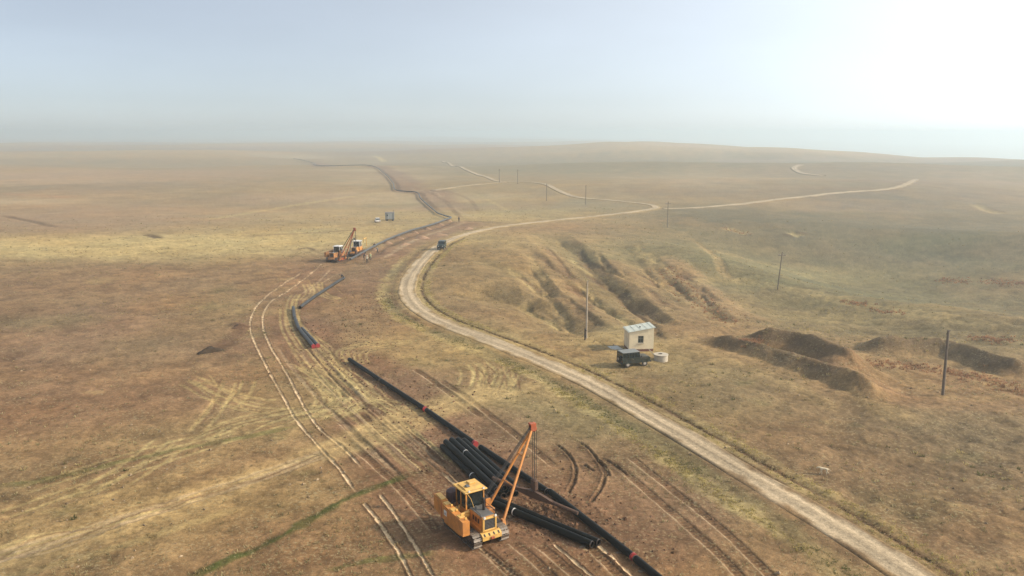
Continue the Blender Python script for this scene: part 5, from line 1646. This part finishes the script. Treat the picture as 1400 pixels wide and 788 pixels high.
def person(u, v, face, label, jacket, trousers, pose='stand', helmet=None):
    p = ground(u, v)
    if pose == 'bend':
        hipz, chest, neck, headp = .84, Vector((.30, 0, 1.08)), Vector((.46, 0, 1.12)), Vector((.58, 0, 1.10))
        hands = ((.46, -.16, .55), (.46, .16, .55)); feet = ((-.05, -.26, 0), (-.02, .26, 0)); sh = Vector((.36, 0, 1.10))
    elif pose == 'lean':
        hipz, chest, neck, headp = .90, Vector((.12, 0, 1.25)), Vector((.20, 0, 1.42)), Vector((.26, 0, 1.55))
        hands = ((.52, -.18, 1.0), (.50, .18, 1.02)); feet = ((-.04, -.15, 0), (.10, .14, 0)); sh = Vector((.15, 0, 1.36))
    else:
        hipz, chest, neck, headp = .92, Vector((.02, 0, 1.26)), Vector((.02, 0, 1.46)), Vector((.04, 0, 1.60))
        hands = ((.12, -.27, .82), (.20, .25, .90)); feet = ((.0, -.12, 0), (.08, .12, 0)); sh = Vector((.0, 0, 1.38))
    v_ = [Vector((0, 0, hipz)), (Vector((0, 0, hipz)) + chest) / 2, chest, neck, headp, headp + (headp - neck).normalized() * .10]
    r_ = [.15, .145, .165, .065, .10, .07]
    e_ = [(0, 1), (1, 2), (2, 3), (3, 4), (4, 5)]
    for i, sy in enumerate((-1, 1)):
        s0 = sh + Vector((0, sy * .20, -.02)); hd = Vector(hands[i]); el = (s0 + hd) / 2 + Vector((-.06, sy * .04, -.02))
        k = len(v_); v_ += [s0, el, hd, hd + (hd - el).normalized() * .09]; r_ += [.075, .055, .042, .035]; e_ += [(2, k), (k, k + 1), (k + 1, k + 2), (k + 2, k + 3)]
        ft = Vector(feet[i]) + Vector((0, 0, .07)); hp = Vector((0, sy * .10, hipz - .06)); kn = (hp + ft) / 2 + Vector((.07, sy * .02, 0))
        k = len(v_); v_ += [hp, kn, ft, ft + Vector((.17, sy * .02, -.02))]; r_ += [.10, .072, .052, .05]; e_ += [(0, k), (k, k + 1), (k + 1, k + 2), (k + 2, k + 3)]
    me = skin_mesh('person', [tuple(q) for q in v_], e_, r_)
    o = bpy.data.objects.new('person', me); COL.objects.link(o)
    for m_ in (jacket, trousers, SKIN, BLACK): me.materials.append(m_)
    hv_ = [Vector(h) for h in hands]
    for f in me.polygons:
        c = f.center
        if (c - headp).length < .17 and (c - neck).length > .06: f.material_index = 2
        elif min((c - h).length for h in hv_) < .10: f.material_index = 2
        elif c.z < .13: f.material_index = 3
        elif c.z < hipz - .02 and min((c - h).length for h in hv_) > .28: f.material_index = 1
    o.location = p; o.rotation_euler = (0, 0, face)
    tag(o, label, 'person', 'pipeline workers')
    up = (headp - neck).normalized()
    cap = MB(); n = 12; vs = []; fs = []
    rq = Vector((1, 0, 0)).rotation_difference(Vector((1, 0, 0)))
    q = Vector((0, 0, 1)).rotation_difference(up)
    for i, (rr, z) in enumerate(((.125, .02), (.122, .07), (.09, .125), (.03, .15))):
        vs += [headp + q @ Vector((rr * math.cos(2 * math.pi * j / n), rr * math.sin(2 * math.pi * j / n), z)) for j in range(n)]
        if i:
            fs += [((i - 1) * n + j, (i - 1) * n + (j + 1) % n, i * n + (j + 1) % n, i * n + j) for j in range(n)]
    fs.append(tuple(range(3 * n, 4 * n)))
    cap.add(vs, fs).build('helmet' if helmet else 'hair', helmet or HAIR, o, True)
    MB().box(headp + q @ Vector((.105, 0, -.03)), (.04, .025, .03)).build('nose', SKIN, o)
    return o


NAVY = mat('navy_cloth', (.022, .026, .036), .85, var=.15)
DKCL = mat('dark_cloth', (.028, .024, .022), .85, var=.15)
VEST = mat('pale_green_vest', (.42, .44, .24), .8, var=.1)
CREAMJ = mat('cream_jacket', (.46, .42, .30), .8, var=.1)
GRYC = mat('grey_cloth', (.12, .12, .115), .85, var=.15)
person(512, 341.5, math.radians(-60), 'worker in dark clothes standing behind the pipeline', DKCL, NAVY)
person(516.5, 345.5, math.radians(150), 'worker in grey jacket leaning over the pipeline from the near side', GRYC, DKCL, 'lean')
person(502, 359.5, math.radians(95), 'worker in cream jacket and dark trousers nearest the camera by the pipeline end', CREAMJ, DKCL, 'lean', WHITE)
person(506.5, 356.2, math.radians(100), 'worker in pale green vest standing right of the cream-jacketed worker', VEST, DKCL, 'stand', YEL2)
person(497.5, 355.8, math.radians(30), 'worker in navy clothes left of the cream-jacketed worker, under the pipe', NAVY, DKCL, 'lean')
person(469.5, 383, math.radians(200), 'worker in dark trousers bent over the pipe in the middle string', DKCL, DKCL, 'bend')
person(627.5, 303.5, math.radians(-90), 'lone worker in dark clothes at the far pipeline bend', DKCL, DKCL)

# ------------------------------------------------------------------ dog
p = ground(1126, 648)
vs = [(0, 0, .50), (.22, 0, .52), (-.24, 0, .50), (.36, 0, .60), (.50, 0, .56), (.62, 0, .50), (-.38, 0, .50), (-.56, 0, .34)]
rd = [.095, .105, .085, .06, .065, .035, .03, .015]
ed = [(0, 1), (0, 2), (1, 3), (3, 4), (4, 5), (2, 6), (6, 7)]
for sx, sy, st in ((.22, -.08, .07), (.20, .08, -.05)):
    k = len(vs); vs += [(sx, sy, .40), (sx - .02 + st * .3, sy, .22), (sx + st, sy, .03), (sx + st + .05, sy, .02)]; rd += [.055, .032, .024, .026]; ed += [(1, k), (k, k + 1), (k + 1, k + 2), (k + 2, k + 3)]
for sx, sy, st in ((-.24, -.08, -.12), (-.24, .08, .06)):
    k = len(vs); vs += [(sx, sy, .40), (sx + .06 + st * .2, sy, .27), (sx - .06 + st, sy, .14), (sx - .03 + st, sy, .02), (sx + .02 + st, sy, .02)]; rd += [.065, .045, .026, .024, .026]; ed += [(2, k), (k, k + 1), (k + 1, k + 2), (k + 2, k + 3), (k + 3, k + 4)]
me = skin_mesh('dog', vs, ed, rd)
FUR = mat('cream_fur', (.62, .52, .36), .9, var=.12, scale=8)
me.materials.append(FUR)
dog = bpy.data.objects.new('dog', me); COL.objects.link(dog); dog.location = p; dog.rotation_euler = (0, 0, math.radians(165)); dog.scale = (1.05, 1.05, 1.05)
tag(dog, 'slim cream dog walking on the brown steppe right of the road', 'dog')
for sy in (-1, 1):
    MB().add([(.46, sy * .05, .61), (.52, sy * .03, .61), (.47, sy * .085, .54), (.45, sy * .03, .60)], [(0, 1, 2), (0, 2, 3), (1, 3, 2), (0, 3, 1)]).build('ear', FUR, dog)

# ------------------------------------------------------------------ grass and brush
def tufts(name, pos, size, cols, blades=9, label='', flat=.55, lean=.9):
    """pos (n,3), size (n,), cols (n,3): small clumps of leaf blades in one mesh"""
    n = len(pos)
    ang = rng.random((n, blades)) * 2 * np.pi
    rad = size[:, None] * (0.15 + 0.45 * rng.random((n, blades)))
    bx = np.cos(ang) * rad; by = np.sin(ang) * rad
    h = size[:, None] * flat * (0.5 + 0.8 * rng.random((n, blades)))
    lx = np.cos(ang) * size[:, None] * lean * .5 * rng.random((n, blades)); ly = np.sin(ang) * size[:, None] * lean * .5 * rng.random((n, blades))
    w = size[:, None] * (.10 + .10 * rng.random((n, blades)))
    tx, ty = -np.sin(ang + rng.normal(0, .6, ang.shape)), np.cos(ang + rng.normal(0, .6, ang.shape))
    base_ = np.stack([bx, by, np.full_like(bx, -.03)], -1) + pos[:, None, :]
    t_ = np.stack([tx, ty, 0 * tx], -1) * w[..., None]
    v0 = base_ - t_; v1 = base_ + t_; v2 = base_ + np.stack([lx, ly, h], -1)
    V_ = np.stack([v0, v1, v2], 2).reshape(-1, 3)
    F_ = np.arange(len(V_)).reshape(-1, 3)
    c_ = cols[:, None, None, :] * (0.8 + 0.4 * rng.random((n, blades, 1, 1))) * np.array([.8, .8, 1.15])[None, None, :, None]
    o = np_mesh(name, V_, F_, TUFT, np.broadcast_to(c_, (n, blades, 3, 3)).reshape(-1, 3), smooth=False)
    tag(o, label, kind='stuff')
    return o


TUFT, tt, tb_ = new_mat('dry_blades')
at = tt.nodes.new('ShaderNodeAttribute'); at.attribute_name = 'soil'
tt.links.new(at.outputs['Color'], tb_.inputs['Base Color'])
tr_ = tt.nodes.new('ShaderNodeBsdfTranslucent'); tt.links.new(at.outputs['Color'], tr_.inputs['Color'])
mxs = tt.nodes.new('ShaderNodeMixShader'); mxs.inputs[0].default_value = .5
tt.links.new(tb_.outputs[0], mxs.inputs[1]); tt.links.new(tr_.outputs[0], mxs.inputs[2])
tt.links.new(mxs.outputs[0], [n_ for n_ in tt.nodes if n_.type == 'OUTPUT_MATERIAL'][0].inputs['Surface'])
tb_.inputs['Roughness'].default_value = .9; tb_.inputs['Specular IOR Level'].default_value = .1


def scatter(n, rmin, rmax, dens, power=1.2):
    """candidates over the fan of land in front, thinned by dens(x, y)"""
    r = np.exp(rng.uniform(np.log(rmin), np.log(rmax), n)); a = np.radians(rng.uniform(-38, 38, n))
    x, y = r * np.sin(a), r * np.cos(a)
    k = rng.random(n) < dens(x, y) * (1 - np.clip(sample_grid(x, y, bare), 0, 1)) * np.clip((r / 60) ** (2 - 2), 0, 1)
    x, y = x[k], y[k]
    return np.stack([x, y, sample_grid(x, y, Z)], -1)


def dens_grass(x, y):
    d = sstep(-.1, .8, fbm(x, y, 9, 3, 131) + .4 * fbm(x, y, 30, 2, 132))
    right = sstep(-5, 40, x - (y - 60) * .12)
    valley = sstep(45, 80, x) * sstep(130, 170, y)
    return np.clip(.08 + .6 * d * (0.35 + .65 * right), 0, 1) * (1 - .8 * valley)


P = scatter(150000, 42, 330, dens_grass)
n = len(P)
mixv = rng.random((n, 1))
gcol = np.where(mixv < .55, np.array([[.42, .35, .19]]) * (.75 + .35 * rng.random((n, 1))), np.where(mixv < .8, TAN[None] * 1.1, OLIVE[None] * 1.2))
rP = np.hypot(P[:, 0], P[:, 1])
tufts('dry_grass', P, (.12 + .26 * rng.random(n) ** 2) * (1 + .6 * sstep(90, 250, rP)), gcol, 7, 'straw coloured dry grass tufts over the steppe')

P = scatter(7000, 42, 200, lambda x, y: sstep(0, .7, fbm(x, y, 16, 3, 161)) * (.25 + .75 * sstep(0, 30, x - (y - 60) * .3)))
n = len(P)
tufts('grass_clumps', P, .22 + .30 * rng.random(n) ** 2, np.where(rng.random((n, 1)) < .7, STRAW[None] * (.7 + .3 * rng.random((n, 1))), np.array([[.15, .14, .06]])), 14, 'larger straw and olive grass clumps on the steppe', flat=.6)

# brush along the road ditch and verge
def along(W, off, n, spread):
    d = np.gradient(W[:, :2], axis=0); d /= np.linalg.norm(d, axis=1)[:, None] + 1e-9
    k = rng.integers(0, len(W), n)
    o_ = off + rng.normal(0, spread, n)
    t_ = rng.uniform(-1.5, 1.5, n)
    x = W[k, 0] - d[k, 1] * o_ + d[k, 0] * t_; y = W[k, 1] + d[k, 0] * o_ + d[k, 1] * t_
    m = (np.hypot(x, y) > 40) & (np.abs(np.arctan2(x, y)) < .68)
    x, y = x[m], y[m]
    return np.stack([x, y, sample_grid(x, y, Z)], -1)


WN = ROADW[:kR]
D1 = along(WN, -2.8, 3800, .2)
D1 = D1[fbm(D1[:, 0], D1[:, 1], 5, 3, 141) > -.1]
tufts('ditch_weeds', D1, .10 + .16 * rng.random(len(D1)), np.array([.10, .075, .035])[None] * (.7 + .7 * rng.random((len(D1), 1))), 8, 'dark low weeds in the road ditch', flat=.5)
V1 = np.vstack([along(WN, -3.8, 3000, .5), along(WN[:int(len(WN) * .6)], 4.7, 2600, .5), along(WN, -2.15, 1200, .2)])
V1 = V1[fbm(V1[:, 0], V1[:, 1], 6, 3, 142) > -.15]
tufts('verge_grass', V1, .10 + .16 * rng.random(len(V1)), STRAW[None] * (.6 + .5 * rng.random((len(V1), 1))) * np.array([1, 1.02, .85]), 8, 'yellow grass along the road verges', flat=.7)
V2 = along(WN[:int(len(WN) * .6)], 3.8, 3200, .6)
V2 = V2[fbm(V2[:, 0], V2[:, 1], 6, 3, 143) > -.05]
tufts('green_verge_grass', V2, .09 + .13 * rng.random(len(V2)), np.array([.13, .135, .045])[None] * (.7 + .6 * rng.random((len(V2), 1))), 8, 'green grass strip on the near road verge', flat=.6)

GS = catmull(unproj([(240, 800), (290, 776), (350, 750), (400, 724), (440, 700), (490, 674), (535, 658), (568, 645)]), .6)
G1 = along(GS, 0, 1800, .30)
tufts('green_grass', G1, .06 + .10 * rng.random(len(G1)), np.array([.13, .14, .045])[None] * (.7 + .7 * rng.random((len(G1), 1))), 8, 'narrow strip of green grass across the brown soil', flat=.4)

# reddish brush in the valley, along the gullies and below the spoil banks
RB = []
for px, off, n_, spd in (([(1286, 384), (1303, 384), (1320, 384)], 0, 150, 1.6), ([(1345, 386), (1370, 386), (1402, 388)], 0, 200, 1.6), ([(1190, 500), (1240, 502), (1300, 508), (1400, 535)], 0, 360, 1.4),
                         ([(905, 366), (935, 393), (965, 418), (1000, 440)], 0, 320, 1.8), ([(1335, 463), (1352, 464), (1375, 467)], 0, 150, 1.0), ([(1155, 412), (1165, 413), (1180, 416)], 0, 90, .9),
                         ([(1195, 425), (1210, 426), (1240, 430)], 0, 60, .8), ([(1040, 470), (1060, 474), (1075, 486)], -4, 150, 1.0), ([(990, 312), (1005, 315), (1022, 320)], 0, 90, 1.5)):
    RB.append(along(catmull(unproj(px), 1.0), off, n_, spd))
RB = np.vstack(RB)
tufts('red_brush', RB, .18 + .32 * rng.random(len(RB)), np.array([.36, .20, .11])[None] * (.6 + .7 * rng.random((len(RB), 1))), 9, 'reddish dry brush in patches on the slopes', flat=.7)
# clods of turned soil along the worked strip
P = catmull(unproj([(530, 400), (470, 470), (560, 560), (660, 640), (760, 700), (880, 790)]), 1.0)
K = along(P, 0, 2600, 3.6)
q = along(catmull(unproj([(715, 690), (745, 705), (775, 722)]), .4), 0, 900, 1.3)
K = np.vstack([K, q])


def clods(name, pos, size, cols, label):
    n = len(pos)
    oct_ = np.array([(1, 0, 0), (-1, 0, 0), (0, 1, 0), (0, -1, 0), (0, 0, .8), (0, 0, -.8)], float)
    fo = np.array([(0, 2, 4), (2, 1, 4), (1, 3, 4), (3, 0, 4), (2, 0, 5), (1, 2, 5), (3, 1, 5), (0, 3, 5)])
    v_ = oct_[None] * size[:, None, None] * rng.uniform(.6, 1.2, (n, 6, 1)) + rng.normal(0, .18, (n, 6, 3)) * size[:, None, None]
    a_ = rng.random(n) * 6.28
    ca, sa = np.cos(a_)[:, None], np.sin(a_)[:, None]
    v_ = np.stack([v_[..., 0] * ca - v_[..., 1] * sa, v_[..., 0] * sa + v_[..., 1] * ca, v_[..., 2]], -1) + pos[:, None] + np.array([0, 0, .02])
    F_ = (fo[None] + 6 * np.arange(n)[:, None, None]).reshape(-1, 3)
    o = np_mesh(name, v_.reshape(-1, 3), F_, ROADM, np.repeat(cols, 6, axis=0), smooth=False)
    tag(o, label, kind='stuff')


clods('soil_clods', K, .04 + .15 * rng.random(len(K)) ** 3, np.array([.15, .085, .05])[None] * (.6 + .8 * rng.random((len(K), 1))), 'clods of turned brown soil along the pipe strip')
P = scatter(9000, 42, 260, lambda x, y: .5 * sstep(-.2, .7, fbm(x, y, 12, 3, 151)))
clods('scattered_stones', P, .04 + .16 * rng.random(len(P)) ** 3, np.array([.30, .22, .14])[None] * (.5 + .9 * rng.random((len(P), 1))), 'small stones and crumbs scattered over the steppe')

# ------------------------------------------------------------------ haze
ZLO = float(Z.min()) - 1.5
ZHI = max(float(Z.max()) + 2, CAMH + 14)
def haze_box():
    L = 18500.0
    vs = [(sx * L, sy * L, z) for z in (ZLO, ZHI) for sx, sy in ((-1, -1), (1, -1), (1, 1), (-1, 1))]
    fs = [(3, 2, 1, 0), (4, 5, 6, 7), (0, 1, 5, 4), (1, 2, 6, 5), (2, 3, 7, 6), (3, 0, 4, 7)]
    me = bpy.data.meshes.new('haze'); me.from_pydata(vs, [], fs); me.update()
    m = bpy.data.materials.new('haze_air'); m.use_nodes = True
    t = m.node_tree
    for n in list(t.nodes):
        if n.type == 'BSDF_PRINCIPLED':
            t.nodes.remove(n)
    pv = t.nodes.new('ShaderNodeVolumePrincipled')
    pv.inputs['Color'].default_value = (0.79, 0.925, 1.0, 1)
    pv.inputs['Density'].default_value = HAZE_DENSITY
    pv.inputs['Anisotropy'].default_value = 0.5
    out = [n for n in t.nodes if n.type == 'OUTPUT_MATERIAL'][0]
    t.links.new(pv.outputs[0], out.inputs['Volume'])
    me.materials.append(m)
    o = bpy.data.objects.new('haze', me); COL.objects.link(o)
    tag(o, 'thin pale haze over the whole steppe', kind='stuff')
HAZE_DENSITY = 0.00058
haze_box()
